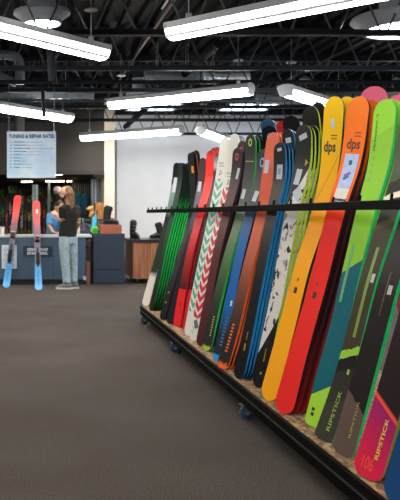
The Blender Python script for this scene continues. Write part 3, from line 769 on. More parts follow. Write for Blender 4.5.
bk.ring(0, .95, .5, mat('#4aa3dc', .4), .6)
back_ski(283, 121, 2.17, .11, band_mat([(0, '#b02020'), (1, '#d8322c')], 'LINEAR'), RED, 'red ski tip between the orange ski and black tips')
back_ski(291, 116, 2.02, .125, band_mat([(0, '#15161a'), (1, '#1b1c20')], 'LINEAR'), BLK, 'black ski tip left of the two tall black tips')
back_ski(277, 124, 2.2, .11, band_mat([(0, '#b8b8ba'), (1, '#d4d2d0')], 'LINEAR'), WHT, 'pale ski tip just behind the orange tip')
back_ski(200, 158, 2.1, .10, band_mat([(0, '#70757c'), (1, '#b8bcc2')], 'LINEAR'), WHT, 'pale grey ski tip above the mauve ski')
back_ski(213, 150, 2.12, .10, band_mat([(0, '#33363c'), (1, '#3c4048')], 'LINEAR'), BLK, 'dark grey ski tip behind the bright red tip')
back_ski(219, 152, 2.16, .10, band_mat([(0, '#a0a0a0'), (1, '#c8c8c4')], 'LINEAR'), BLK, 'light ski tip right of the bright red tip')
back_ski(240, 136, 2.22, .11, band_mat([(0, '#a0a0a0'), (.92, '#c8c8c4'), (1, '#50555c')], 'LINEAR'), BLK, 'pale ski tip behind the white chevron tips')

# ================================================================= SERVICE COUNTER
CY = 14.66
cR = (92-CX)*CY/F
ctr = thing('service_counter', 'long blue grey metal service counter with pale worktop', 'counter', (-1, CY+.3, 0))
STEEL = mat('#465b70', .35, metal=.35, var=.12, scale=3)
MB().box2((-4, CY+.03, .1), (cR-.12, CY+.62, .87)).build('body', STEEL, ctr, smooth=False)
MB().box2((-4, CY, .87), (cR, CY+.66, .915)).build('worktop', mat('#b6b9bb', .4, var=.03), ctr, smooth=False, bevel=.006)
MB().box2((-4, CY+.07, 0), (cR-.14, CY+.6, .1)).build('toe_kick', mat('#15171a', .6), ctr, smooth=False)
for X in (-2.4, -1.2, .48): MB().box2((X-.004, CY+.024, .1), (X+.004, CY+.03, .87)).build('panel_seam', mat('#2c3a48', .5), ctr, smooth=False)
MB().box2((cR-.1, CY+.1, 0), (cR-.03, CY+.55, .42)).build('side_board', mat('#7a4636', .6), ctr, smooth=False)
a = at(84.5, 282, CY+.04)
MB().add([(a.x-.035, CY+.02, .16), (a.x+.035, CY+.02, .16), (a.x+.02, CY+.02, .085), (a.x-.015, CY+.02, .085)], [(0, 1, 2, 3)]).build('sticker', mat('#8fb0d0', .5), ctr)
# navy sign on the counter front
p0, p1 = at(23, 256.3, CY+.02), at(52.5, 246, CY+.02)
sg = thing('counter_sign', 'navy sign with white capitals on the counter front', 'sign', ((p0.x+p1.x)/2, CY+.02, p0.z))
MB().box2((p0.x, CY+.012, p0.z), (p1.x, CY+.029, p1.z)).build('panel', mat('#12253c', .45), sg, smooth=False)
t = MB(); W = p1.x-p0.x; hh = p1.z-p0.z
text_on_plane(t, 'GREAT SAND', (p0.x+.14*W, CY+.010, p0.z+.53*hh), (1, 0, 0), (0, 0, 1), .70*W, .28*hh, .03)
text_on_plane(t, 'STANDERS.', (p0.x+.14*W, CY+.010, p0.z+.16*hh), (1, 0, 0), (0, 0, 1), .70*W, .28*hh, .03)
t.build('lettering', mat('#dfe6ec', .5), sg, smooth=False)
# paper poster
p0, p1 = at(1.8, 268.5, CY+.02), at(16.8, 245, CY+.02)
ps = thing('paper_poster', 'white paper poster with sketchy print on the counter front', 'poster', ((p0.x+p1.x)/2, CY+.02, p0.z))
MB().box2((p0.x, CY+.02, p0.z), (p1.x, CY+.029, p1.z)).build('sheet', mat('#d3dade', .7, var=.03), ps, smooth=False)
t = MB(); W = p1.x-p0.x; hh = p1.z-p0.z
for i in range(4):
    for j in range(2):
        cx, cz = p0.x+W*(.25+.45*j), p0.z+hh*(.15+.22*i)
        t.lathe((cx, CY+.018, cz), [(.035, 0), (.028, 0)], 14, axis='y')
        for k in range(3): t.box((cx, CY+.018, cz-.02+.02*k), (.05-.012*k, .001, .004))
t.build('print', mat('#5f6a74', .6), ps, smooth=False)

# cup at the far left of the counter
c = at(2.2, 235.6, CY+.25); c.z = .916
cup = thing('cup', 'small pinkish white cup at the left end of the counter', 'cup', c)
MB().lathe(c, [(0, 0), (.035, 0), (.048, .13), (.044, .13), (.032, .01), (0, .01)], 18).build('cup_body', mat('#d9cfd2', .4), cup)
MB().lathe(c, [(.05, .125), (.05, .14), (.03, .15), (0, .15)], 18).build('lid', mat('#a9a4ac', .4), cup)

# two display skis with bindings leaning on the counter front
disp = band_mat([(0, '#4f9ad0'), (.2, '#4088be'), (.33, '#50657e'), (.5, '#5d5a68'), (.68, '#7a4a5c'), (.8, '#b8423f'), (.9, '#d42c24'), (1, '#d83028')], 'LINEAR', noise=.12, nscale=3)
def display_ski(bx, by, tx, ty, label):
    B = at_z(bx, by, 0.0); B.z = 0
    Yt = 14.98
    T = at(tx, ty, Yt)
    sk = Ski(B, T, .135, (1, 0, 0), [(0, .04), (.1, 0), (.85, 0), (1, .05)], waist=.78, tipround=.5)
    lo = min(sk.p(u, t, s_*sk.thick(t)/2).z for u in (-1, -.5, 0, .5, 1) for t in (0, .003, .008, .016, .028, .045) for s_ in (1, -1))
    sk.B.z -= lo-.001
    r = sk.build(label, disp, mat('#3a3f48', .4), BLK, group='pair leaning on the counter')
    def blk(name, t0, t1, w_, h0, h1, m_):
        vs = []
        for t, h in ((t0, h0), (t1, h1)):
            for u in (-w_, w_):
                for o in (.011, h): vs.append(sk.p(u, t, o))
        return MB().add(vs, [(0, 1, 3, 2), (4, 6, 7, 5), (0, 4, 5, 1), (2, 3, 7, 6), (0, 2, 6, 4), (1, 5, 7, 3)]).build(name, m_, r, smooth=False, bevel=.004)
    D = mat('#0a0a0c', .5, spec=.2)
    hb = blk('heel_binding', .285, .39, .62, .03, .075, D); blk('heel_lever', .26, .29, .3, .05, .085, D)
    tb = blk('toe_binding', .53, .595, .62, .07, .035, D); blk('toe_wing', .535, .548, .75, .055, .05, D)
    blk('binding_plate', .37, .47, .35, .02, .02, mat('#1a1c20', .5, spec=.2))
    sk.patch('stripe', -.7, .7, .60, .606, WHT)
    sk.text('ENFORCER', -.35, .35, .07, .22, mat('#2c5a86', .5))
    return sk
display_ski(6, 287.5, 18, 196.5, 'red-to-blue ski with binding leaning left, over the white poster')
k = display_ski(38.7, 290, 36.3, 202.5, 'red-to-blue ski with binding and cream emblem, over the navy sign')
k.patch('emblem', -.2, .35, .865, .905, mat('#efe3b8', .5))

# hanging price sign
SY = 12.55
p0, p1 = at(7, 178, SY), at(56, 131.5, SY)
sg = thing('hanging_sign', 'pale blue tuning and repair price sign hung on wires', 'sign', ((p0.x+p1.x)/2, SY, p0.z))
m, nt, b = base_mat('sign_face')
tc = nt.nodes.new('ShaderNodeTexCoord'); nz = nt.nodes.new('ShaderNodeTexNoise'); nz.inputs['Scale'].default_value = 3; nz.inputs['Detail'].default_value = 5
nt.links.new(tc.outputs['Object'], nz.inputs['Vector'])
rp = ramp_node(nt, [(.35, '#b6d6f0'), (.65, '#dcecf8')], 'LINEAR'); nt.links.new(nz.outputs['Fac'], rp.inputs['Fac']); nt.links.new(rp.outputs['Color'], b.inputs['Base Color'])
b.inputs['Roughness'].default_value = .5
MB().box2((p0.x, SY, p0.z), (p1.x, SY+.012, p1.z)).build('panel', m, sg, smooth=False)
W, hh = p1.x-p0.x, p1.z-p0.z
t = MB(); text_on_plane(t, 'TUNING & REPAIR RATES', (p0.x+.035*W, SY-.002, p1.z-.145*hh), (1, 0, 0), (0, 0, 1), .93*W, .085*hh, .045)
t.build('lettering', mat('#134a78', .5), sg, smooth=False)
lens = [.55, .55, .78, .52, .52, .2, .25, .36, .35]
for i, L in enumerate(lens):
    z = p1.z-hh*(.235+.068*i)
    t = MB().box2((p0.x+.06*W, SY-.002, z), (p0.x+.095*W, SY-.001, z+.012))
    x = p0.x+.14*W
    bold = .4*L*W if i in (0, 1, 2, 3, 6, 7) else .3*L*W
    xe = p0.x+.14*W+L*W*1.05
    random.seed(i)
    while x < xe:
        w_ = random.uniform(.015, .05); h_ = .014 if x < p0.x+.14*W+bold else .006
        t.box2((x, SY-.002, z), (min(x+w_, xe), SY-.001, z+h_)); x += w_+.008
    t.build('price_line', mat('#3f5f7c', .5), sg, smooth=False)
for X in (p0.x+.03, p1.x-.03):
    MB().tube([(X, SY+.006, p1.z-.01), (X, SY+.006, DZ)], .006, 6).build('hanging_wire', mat('#6a6d72', .4, metal=.5), sg)
    MB().box((X, SY+.006, p1.z), (.03, .024, .03)).build('clip', GALV, sg, smooth=False)

# ---------------------------------------------------------------- navy cabinet, box, island, boots
NY = 14.85
xa, xb = (93-CX)*NY/F, (125-CX)*NY/F
cab = thing('cabinet', 'dark navy cabinet between the counter and the wooden island', 'cabinet', ((xa+xb)/2, NY+.3, 0))
NAVY = mat('#1b2c40', .5, var=.06, scale=4)
MB().box2((xa, NY+.02, .0), (xb, NY+.6, .935)).build('body', NAVY, cab, smooth=False, bevel=.004)
MB().box2((xa+.01, NY, .27), (xb-.01, NY+.02, .925)).build('door', NAVY, cab, smooth=False, bevel=.003)
MB().box2((xa+.01, NY, .02), (xb-.01, NY+.02, .255)).build('drawer', NAVY, cab, smooth=False, bevel=.003)
xa2, xb2 = (100.5-CX)*NY/F, (122-CX)*NY/F
bx = thing('wooden_box', 'terracotta wooden box on top of the navy cabinet', 'box', ((xa2+xb2)/2, NY+.25, .936))
MB().box2((xa2, NY+.04, .936), (xb2, NY+.5, 1.09)).build('box_body', mat('#a2593f', .6, var=.1, scale=6), bx, smooth=False, bevel=.004)
MB().box2((xa2-.004, NY+.036, 1.09), (xb2+.004, NY+.504, 1.10)).build('lid', mat('#b06a4c', .6, var=.1, scale=6), bx, smooth=False)

IY = 14.9
ix0, ix1 = (133-CX)*IY/F, 3.0
m, nt, b = base_mat('wood_veneer')
tc = nt.nodes.new('ShaderNodeTexCoord'); mp = nt.nodes.new('ShaderNodeMapping'); mp.inputs['Scale'].default_value = (9, 9, .6)
nz = nt.nodes.new('ShaderNodeTexNoise'); nz.inputs['Scale'].default_value = 2.5; nz.inputs['Detail'].default_value = 5
nt.links.new(tc.outputs['Object'], mp.inputs[0]); nt.links.new(mp.outputs[0], nz.inputs['Vector'])
rp = ramp_node(nt, [(.3, '#6d412c'), (.5, '#93603f'), (.7, '#a87450')], 'LINEAR'); nt.links.new(nz.outputs['Fac'], rp.inputs['Fac']); nt.links.new(rp.outputs['Color'], b.inputs['Base Color'])
b.inputs['Roughness'].default_value = .45
WOOD = m
isl = thing('display_island', 'wooden island cabinet on casters with black top', 'cabinet', ((ix0+ix1)/2, IY+.4, 0))
MB().box2((ix0, IY, .1), (ix1, IY+1.2, .775)).build('body', WOOD, isl, smooth=False, bevel=.004)
for i in range(1, 5): MB().box2((ix0+.215*i-.003, IY-.002, .11), (ix0+.215*i+.003, IY, .77)).build('panel_seam', mat('#4a2b1d', .6), isl, smooth=False)
MB().box2((ix0-.06, IY-.03, .775), (ix1+.05, IY+1.23, .83)).build('top', mat('#17181b', .35), isl, smooth=False, bevel=.005)
for X in (ix0+.1, ix1-.1):
    for y in (IY+.08, IY+1.1):
        f = MB().box((X, y, .092), (.06, .07, .014)).box((X-.02, y, .065), (.005, .04, .05)).box((X+.02, y, .065), (.005, .04, .05)).build('caster', mat('#6f7276', .4, metal=.6), isl, smooth=False)
        MB().lathe((X, y, .036), [(0, -.014), (.036, -.014), (.036, .014), (0, .014)], 18, axis='x').build('wheel', mat('#1c1c1e', .5), f)

def ski_boot(c, ang, sc, label, shell, accent, slim=1, tilt=0):
    root = thing('ski_boot', label, 'boot', c, 'ski boots on display')
    R = Matrix.Translation(Vector(c)) @ Matrix.Rotation(ang, 4, 'Z') @ Matrix.Rotation(tilt, 4, 'Y') @ Matrix.Scale(sc, 4)
    def tf(v): return R @ Vector(v)
    def tb(name, path, rad, m_, parent=root, n=14, side=(0, 1, 0)):
        d = [tf(p) for p in path]
        rr = [((r[0]*sc, r[1]*sc) if isinstance(r, tuple) else r*sc) for r in rad]
        sd = (R.to_3x3() @ Vector(side)).normalized()
        return MB().tube(d, rr, n, side=sd).build(name, m_, parent)
    # toe points to +x
    sb = MB()
    vs = [tf((x, y, z)) for z in (0, .025) for x, y in ((-.11, -.03), (-.08, -.04), (.1, -.04), (.19, -.035), (.2, 0), (.19, .035), (.1, .04), (-.08, .04), (-.11, .03))]
    sb.add(vs, [tuple(range(9))[::-1], tuple(range(9, 18))]+[(i, (i+1) % 9, (i+1) % 9+9, i+9) for i in range(9)]).build('sole', mat('#1c1c1f', .5), root, smooth=False, bevel=.003)
    tb('shell', [(-.095, 0, .07), (-.06, 0, .075), (0, 0, .085), (.08, 0, .072), (.14, 0, .058), (.185, 0, .048)], [(.036, .05), (.046, .06), (.047, .07), (.046, .05), (.044, .036), (.026, .022)], shell)
    tb('cuff', [(-.045, 0, .1), (-.04, 0, .17), (-.025, 0, .25), (-.008, 0, .32)], [(.052, .07), (.054, .075), (.056, .078), (.06, .085)], shell, side=(0, 1, 0))
    tb('liner', [(-.006, 0, .30), (0, 0, .345), (.004, 0, .36)], [(.05, .07), (.05, .072), (.03, .05)], accent)
    tb('power_strap', [(-.012, 0, .292), (-.008, 0, .312)], [(.065, .092), (.066, .093)], accent)
    for x, z in ((.10, .088), (.05, .115), (.035, .19), (.05, .25)):
        f = MB()
        f.bar(tf((x-.01, -.05, z-.006)), tf((x+.012, .05, z+.006)), .016*sc, .012*sc)
        f.build('buckle', mat('#8f9499', .35, metal=.6), root, smooth=False, bevel=.002)
    return root
BB = mat('#15161a', .4, var=.15)
c = at(109, 224, NY+.25); c.z = 1.101
ski_boot(c, 0, .98, 'black ski boot standing on the terracotta box', BB, mat('#22242a', .6))
c = at(131, 238, IY+.35); c.z = .831; c.x = max(c.x, ix0+.06)
ski_boot(c, -1.2, 1.0, 'tall buckled black ski boot at the left end of the island', BB, mat('#33363c', .5))
c = at(158, 238, IY+.35); c.z = .831
ski_boot(c, math.pi, .86, 'low black ski boot further right on the island', BB, mat('#1c1d22', .6))

# ---------------------------------------------------------------- clutter behind the counter
BYY = 15.75
wb = thing('workbench', 'dark workbench behind the counter holding boxes and boots', 'bench', (.6, BYY+.3, 0))
MB().box2((.75, BYY, .72), (1.62, BYY+.6, .78)).build('bench_top', mat('#4a4038', .6), wb, smooth=False)
for X in (.8, 1.57):
    for y in (BYY+.05, BYY+.55): MB().box2((X-.03, y-.03, 0), (X+.03, y+.03, .72)).build('leg', mat('#2c2926', .6), wb, smooth=False)
CARD = mat('#b5793f', .8, var=.1, scale=10)
def cbox(x0, y0, x1, y1, Y, d, label, zb=None, rz=0):
    p, q = at(x0, y1, Y), at(x1, y0, Y); zb = p.z if zb is None else zb
    c = Vector(((p.x+q.x)/2, Y+d/2, zb)); w = q.x-p.x; h = q.z-zb
    r = thing('cardboard_box', label, 'box', c, 'cardboard boxes')
    MB().box2((c.x-w/2, Y, zb), (c.x+w/2, Y+d, zb+h)).build('carton', CARD, r, smooth=False, bevel=.003)
    MB().box2((c.x-w*.07, Y-.002, zb+h*.6), (c.x+w*.07, Y, zb+h)).box2((c.x-w*.07, Y, zb+h), (c.x+w*.07, Y+d, zb+h+.002)).build('tape', mat('#c9a06a', .4), r, smooth=False)
    return zb+h
# shelf unit that carries the boxes behind the bench
SYY = 16.6
sh = thing('shelf_unit', 'low dark shelf unit behind the workbench', 'shelf', (1.2, SYY+.25, 0))
MB().box2((.95, SYY, 1.16), (1.66, SYY+.45, 1.2)).build('board', mat('#3a332d', .6), sh, smooth=False)
MB().box2((.95, SYY, .6), (1.66, SYY+.45, .64)).build('board', mat('#3a332d', .6), sh, smooth=False)
for X in (.97, 1.64): MB().box2((X-.02, SYY, 0), (X+.02, SYY+.45, 1.16)).build('side_panel', mat('#3a332d', .6), sh, smooth=False)
z1 = cbox(97.5, 210.5, 104, 217, SYY+.03, .3, 'cardboard box under the larger box, left of the pale pillar', 1.201)
cbox(95.5, 202.5, 104, 210.3, SYY+.02, .32, 'orange brown cardboard box, upper of the two by the pillar', z1+.003)
# kraft paper heap
c = at(90.5, 206, SYY+.15)
kp = MB(); random.seed(5)
for i in range(9):
    kp.ball((c.x+random.uniform(-.07, .05), c.y+random.uniform(-.05, .05), 1.235+random.uniform(-.01, .2)), (random.uniform(.04, .075), .06, random.uniform(.03, .06)), 7, 5)
tag(kp.build('paper_wrap', mat('#c79a5e', .8, bump=.6, bscale=30), remesh=.02), 'crumpled brown packing paper left of the cardboard boxes', 'paper')
# navy duffel bag on the bench
c = at(85, 224, BYY+.31); c.z = .78
bag = thing('duffel_bag', 'dark blue duffel bag on the bench behind the man', 'bag', c)
MB().tube([(c.x-.17, c.y, .93), (c.x-.15, c.y, .935), (c.x, c.y, .95), (c.x+.13, c.y, .935), (c.x+.15, c.y, .93)], [(.06, .06), (.13, .14), (.145, .155), (.13, .14), (.06, .06)], 16).build('bag_body', mat('#1c3450', .7, var=.2, bump=.3), bag)
MB().tube(arc((c.x-.09, c.y-.13, 1.0), (c.x, c.y-.16, 1.2), (c.x+.08, c.y-.13, 1.0)), .012, 8).build('handle', mat('#0f1620', .6), bag)
MB().box((c.x-.05, c.y-.152, .98), (.1, .01, .012)).build('zip', mat('#8fa7b8', .4), bag)
# bottles
def bottle(x, y, Y, zb, h, r, m1, m2, label):
    c = at(x, y, Y); c.z = zb
    rt = thing('bottle', label, 'bottle', c)
    MB().lathe(c, [(0, 0), (r, 0), (r, h*.6), (r*.4, h*.78), (r*.4, h*.85), (0, h*.85)], 16).build('bottle_body', m1, rt)
    MB().lathe(c, [(r*.45, h*.84), (r*.5, h), (0, h)], 14).build('cap', m2, rt)
bottle(78.7, 236, CY+.35, .916, .17, .035, mat('#c9c4ba', .5), mat('#e0ddd6', .5), 'cream bottle on the counter just right of the standing man')
bottle(83, 226, BYY+.08, .781, .44, .04, mat('#5f3a44', .4), mat('#39b0a8', .4), 'tall bottle with turquoise cap in front of the duffel bag')
# green and cyan snowboard boot-like binding stand
c = at(95.1, 236, NY+.2); c.z = .937; bz = .021
gb = thing('snowboard_binding', 'bright green binding with cyan highback on the navy cabinet', 'binding', c)
MB().box((c.x, c.y, c.z+.0185), (.12, .12, .035)).build('base_plate', mat('#4fae3c', .4), gb, smooth=False, bevel=.008)
MB().tube([(c.x-.045, c.y, .95+bz), (c.x-.035, c.y, 1.0+bz), (c.x+.03, c.y, 1.02+bz), (c.x+.05, c.y, .97+bz)], [(.05, .02), (.045, .03), (.04, .03), (.04, .02)], 12).build('strap', mat('#5fc044', .4), gb)
MB().tube([(c.x-.03, c.y+.03, .97+bz), (c.x-.02, c.y+.04, 1.08+bz), (c.x, c.y+.05, 1.19+bz), (c.x+.01, c.y+.05, 1.26+bz)], [(.045, .012), (.04, .014), (.045, .014), (.03, .01)], 12, side=(1, 0, 0)).build('highback', mat('#37b4d0', .4), gb)
for e in (-.04, .04): MB().box((c.x+e, c.y-.05, .975+bz), (.02, .03, .08)).build('buckle', mat('#3f8f34', .4), gb, smooth=False, bevel=.003)
# monitor / dark device with pale tray
c = at(85.5, 236, CY+.35)
dv = thing('document_tray', 'grey tray with pale papers on the counter behind the man', 'tray', (c.x, c.y, .916))
MB().box2((c.x-.1, c.y-.12, .916), (c.x+.07, c.y+.12, .93)).build('papers', mat('#d6d6d2', .6), dv, smooth=False)
MB().box2((c.x-.1, c.y-.1, .93), (c.x+.06, c.y+.12, 1.01)).build('tray_body', mat('#2d3946', .5), dv, smooth=False, bevel=.005)

# ---------------------------------------------------------------- workshop behind the counter
TROF = mat('#fff4dc', .5, var=0, emit='#ffe9c4', es=6)
for x0, x1, y, lab in ((44, 63, 173.5, 'long ceiling lamp strip in the workshop, nearest the opening'), (45, 72, 180.5, 'second ceiling lamp strip in the workshop, above the man'), (21, 33, 181, 'short ceiling lamp strip in the workshop under the price sign')):
    Y = F*(2.285-H)/(HY-y); X0, X1 = (x0-CX)*Y/F, (x1-CX)*Y/F
    r = thing('mounted_strip_light', lab, 'light', ((X0+X1)/2, Y, 2.285))
    MB().box2((X0, Y-.13, 2.27), (X1, Y+.13, 2.3)).build('housing', mat('#b8b2a8', .5), r, smooth=False)
    MB().box2((X0+.015, Y-.11, 2.255), (X1-.015, Y+.11, 2.27)).build('diffuser', TROF, r, smooth=False)
# wall rack with standing skis
WY = 20.6
wr = thing('workshop_ski_rack', 'dark wooden rack of skis inside the workshop', 'rack', (0, WY+.2, 0))
MB().box2((-3, WY+.12, .9), (1.0, WY+.17, 1.0)).box2((-3, WY+.12, 1.9), (1.0, WY+.17, 1.96)).build('rail', mat('#3a2a1e', .6), wr, smooth=False)
MB().box2((-3, WY-.25, 0), (1.0, WY+.2, .12)).build('base', mat('#2c231c', .6), wr, smooth=False)
for X in (-3, -1.6, 1.0): MB().box2((X-.03, WY+.1, .12), (X+.03, WY+.2, 2.25)).build('upright', mat('#3a2a1e', .6), wr, smooth=False)
rk = [('#2a2d31', '#79b23e'), ('#1c1e22', '#2f8a3a'), ('#7c3a2c', '#c24a32'), ('#1a1c20', '#d8d8d0'), ('#23402a', '#8fc24a'), ('#17181c', '#5a5f66'), ('#cfd2d0', '#3f9a44'), ('#1d2024', '#b8352c'), ('#20242a', '#9ac43c'), ('#15171a', '#d0d0cc'), ('#2c3a4a', '#5f8ab0'), ('#1b1d20', '#6fae3a'), ('#3a1a18', '#c8483a'), ('#15171b', '#8a8f96'), ('#1a2420', '#a2c848'), ('#1b1d22', '#cfcfca'), ('#16181b', '#3f8a4a')]
cn = ['black', 'dark', 'rust red', 'black', 'green', 'black', 'white', 'black', 'grey', 'black', 'blue grey', 'black', 'dark red', 'black', 'dark green', 'black', 'black']
an = ['green', 'mid green', 'red', 'white', 'lime', 'grey', 'green', 'red', 'yellow green', 'white', 'pale blue', 'leaf green', 'coral', 'silver', 'lime', 'pale grey', 'sea green']
for i, (c0, c1) in enumerate(rk):
    x = -1+i*3.75
    random.seed(100+i)
    h = 1.72+random.uniform(-.12, .2)
    X = (x-CX)*WY/F
    sk = Ski((X, WY-.12, .125), (X+random.uniform(-.006, .006), WY+.08, .12+h), .078, (1, 0, 0), [(0, .02), (.15, 0), (.85, 0), (1, .05)])
    st = [(0, c0), (.3, '#101214'), (.32+.02*(i % 3), c1), (.44, c1), (.46, c0), (.6, c0), (.62, c1), (.75, c1 if i % 2 else c0), (.77, c0), (.9, c1), (1, c1)]
    sk.build('%s ski with %s patches, %s in the workshop rack' % (cn[i], an[i], ['first from the left', 'second from the left', 'third from the left', 'fourth from the left', 'fifth from the left', 'sixth from the left', 'seventh from the left', 'eighth from the left', 'ninth from the left', 'tenth from the left', 'eighth from the right', 'seventh from the right', 'sixth from the right', 'fifth from the right', 'fourth from the right', 'third from the right', 'second from the right'][i]),
             band_mat(st, 'CONSTANT', noise=.1, nscale=4, spots=('#0d0e0f', .47, .06, 3.5)), mat(c1, .4), BLK, group='skis standing in the workshop rack')
    random.seed(200+i)
# pale post behind the display ski
a = at(33, 200, 19.6)
pp = thing('post', 'pale blue grey square post inside the workshop', 'post', (a.x+.02, 19.6, 0))
MB().box2((a.x-.02, 19.55, 0), (a.x+.12, 19.7, 2.02)).build('post_body', mat('#a3bccb', .5), pp, smooth=False, bevel=.005)
MB().box2((a.x+.04, 19.54, .1), (a.x+.06, 19.55, 2.0)).build('groove', mat('#54656f', .5), pp, smooth=False)
a = at(49, 200, 19.6)
pp = thing('post', 'slim grey post behind the blue-shirted person', 'post', (a.x, 19.6, 0))
MB().box2((a.x-.03, 19.55, 0), (a.x+.03, 19.65, 2.1)).build('post_body', mat('#5f7078', .5), pp, smooth=False)
MB().box2((a.x-.1, 19.54, 0), (a.x+.1, 19.68, .03)).build('foot_plate', mat('#5f7078', .5), pp, smooth=False)
# pole wall
GY = 19.4
pr = thing('pole_rack', 'wall rack hung with grey ski poles right of the man', 'rack', (1.35, GY+.1, 0))
MB().box2((1.1, GY+.1, .0), (1.7, GY+.14, 2.2)).build('back_panel', mat('#4f4940', .7), pr, smooth=False)
for z in (1.75, 2.1): MB().box2((1.1, GY+.005, z), (1.68, GY+.03, z+.03)).box2((1.1, GY+.03, z), (1.12, GY+.1, z+.03)).build('hook_bar', mat('#2c2b2a', .5), pr, smooth=False)
MB().box2((1.1, GY-.42, 1.30), (1.68, GY-.07, 1.33)).box2((1.08, GY-.42, 1.27), (1.1, GY+.12, 1.33)).box2((1.68, GY-.42, 1.27), (1.7, GY+.12, 1.33)).build('shelf_board', mat('#4f4940', .7), pr, smooth=False)
for i in range(9):
    x = 74.5+i*2.0; X = (x-CX)*GY/F
    p = thing('ski_pole', 'grey ski pole hanging on the wall rack, %s from the left' % ['first', 'second', 'third', 'fourth', 'fifth', 'sixth', 'seventh', 'eighth', 'ninth'][i], 'ski pole', (X, GY-.03, .9), 'ski poles on the wall rack')
    MB().tube([(X, GY-.03, .95), (X, GY-.03, 2.05)], .009, 8).build('shaft', mat(['#8a939a', '#5d7f8a', '#a7a293'][i % 3], .4, metal=.3), p)
    MB().tube([(X, GY-.03, 2.04), (X, GY-.03, 2.16)], .014, 8).build('grip', mat('#1c1d20', .6), p)
    MB().lathe((X, GY-.03, 1.02), [(.008, 0), (.02, 0), (.018, .01), (.008, .012)], 14).build('basket', mat('#2f7f94', .5), p)
# teal jacket bundle hanging below
c = at(82, 200, GY-.2)
tb_ = MB(); random.seed(3)
tb_.tube([(c.x-.17, c.y, c.z+.05), (c.x-.08, c.y, c.z+.09), (c.x, c.y, c.z+.02), (c.x+.1, c.y, c.z+.08), (c.x+.18, c.y, c.z+.02)], [(.05, .06), (.07, .1), (.09, .09), (.07, .09), (.03, .05)], 12)
tb_.tube([(c.x-.1, c.y, c.z+.02), (c.x-.1, c.y, c.z-.26)], [(.08, .07), (.07, .05)], 10).tube([(c.x+.06, c.y, c.z), (c.x+.08, c.y, c.z-.26)], [(.08, .07), (.07, .05)], 10)
ob = tb_.build('folded_jacket', mat('#1d5a72', .8, bump=.4, bscale=15), remesh=.02)
tag(ob, 'teal jacket heaped on the shelf under the ski poles', 'jacket')
# bundle of silver tubes
for i, x in enumerate((92.6, 95.6, 98.6, 101.6)):
    X = (x-CX)*18.6/F
    tag(MB().tube([(X, 18.6, 0), (X, 18.6, 2.12)], .034, 14).build('metal_tube', mat(['#a9b4c2', '#c4cdd8', '#8d99a8', '#b5bfca'][i], .3, metal=.5)), 'silver upright tube by the pillar, %s from the left' % ORD[i+1], 'tube', 'silver tubes')
# white helmet on a peg behind the man
c = at(57.6, 190, 16.9)
hs = thing('helmet', 'pinkish white helmet beside the long-haired man', 'helmet', c)
MB().ball(c, (.085, .1, .085), 18, 12).build('shell', mat('#cfb4b0', .4), hs)
MB().tube([(c.x-.07, c.y-.06, c.z-.03), (c.x, c.y-.105, c.z-.025), (c.x+.07, c.y-.06, c.z-.03)], .015, 8).build('brim', mat('#a88a86', .5), hs)
st = thing('helmet_stand', 'thin black floor stand under the white helmet', 'stand', (c.x, c.y, 0))
MB().tube([(c.x, c.y, .01), (c.x, c.y, c.z-.09)], .012, 8).build('pole', DARKP, st)
MB().lathe((c.x, c.y, 0), [(0, 0), (.15, 0), (.15, .012), (0, .02)], 20).build('base', DARKP, st)

# ================================================================= PEOPLE
SKIN = mat('#c08d72', .55, var=.06, scale=20)
def hand(mb, wrist, d, nrm, s=1.0, curl=.6):
    """palm with four fingers and a thumb; d points along the hand, nrm out of the back of the hand"""
    wrist, d, nrm = Vector(wrist), Vector(d).normalized(), Vector(nrm)
    nrm = (nrm-d*nrm.dot(d)).normalized(); sd = d.cross(nrm)
    mb.tube([wrist-d*.02, wrist+d*.03*s, wrist+d*.085*s], [(.026*s, .018*s), (.040*s, .016*s), (.042*s, .013*s)], 10, side=sd)
    for i, (o, L) in enumerate(((-.031, .062), (-.010, .075), (.011, .070), (.031, .054))):
        p = wrist+d*.08*s+sd*o*s; pts = [p-d*.02*s]; dd = d.copy()
        for k in range(3):
            pts.append(pts[-1]+dd*(L*s*(.55 if k == 0 else .35)))
            dd = (dd-nrm*curl*.5).normalized()
        mb.tube(pts, [.0095*s, .0092*s, .0085*s, .0075*s], 8)
    p = wrist+d*.02*s-sd*.03*s
    mb.tube([p, p-sd*.03*s+d*.03*s-nrm*.01, p-sd*.035*s+d*.065*s-nrm*.022], [.013*s, .011*s, .009*s], 8)

def head(mb, c, f, up=(0, 0, 1), s=1.0):
    """skull, jaw, nose, ears; f is where the face looks"""
    c, f = Vector(c), Vector(f).normalized(); up = Vector(up); up = (up-f*up.dot(f)).normalized(); r = f.cross(up)
    R = Matrix((f, r, up)).transposed()
    mb.ball(c+up*.03*s, (.098*s, .077*s, .095*s), 18, 12, R)
    mb.ball(c+f*.022*s-up*.045*s, (.072*s, .060*s, .075*s), 16, 10, R)
    mb.ball(c+f*.06*s-up*.088*s, (.028*s, .030*s, .022*s), 10, 8, R)
    mb.tube([c+f*.088*s+up*.02*s, c+f*.108*s-up*.018*s, c+f*.098*s-up*.030*s], [.010*s, .016*s, .012*s], 8)
    mb.tube([c+f*.088*s+up*.03*s+r*.035*s, c+f*.095*s+up*.032*s, c+f*.088*s+up*.03*s-r*.035*s], .010*s, 8)
    for sg in (-1, 1):
        mb.ball(c+r*sg*.078*s-f*.005*s, (.022*s, .010*s, .032*s), 10, 8, R)
    mb.tube([c+f*.088*s-up*.055*s-r*.02*s, c+f*.096*s-up*.055*s, c+f*.088*s-up*.055*s+r*.02*s], [.006*s, .009*s, .006*s], 8)
    return R
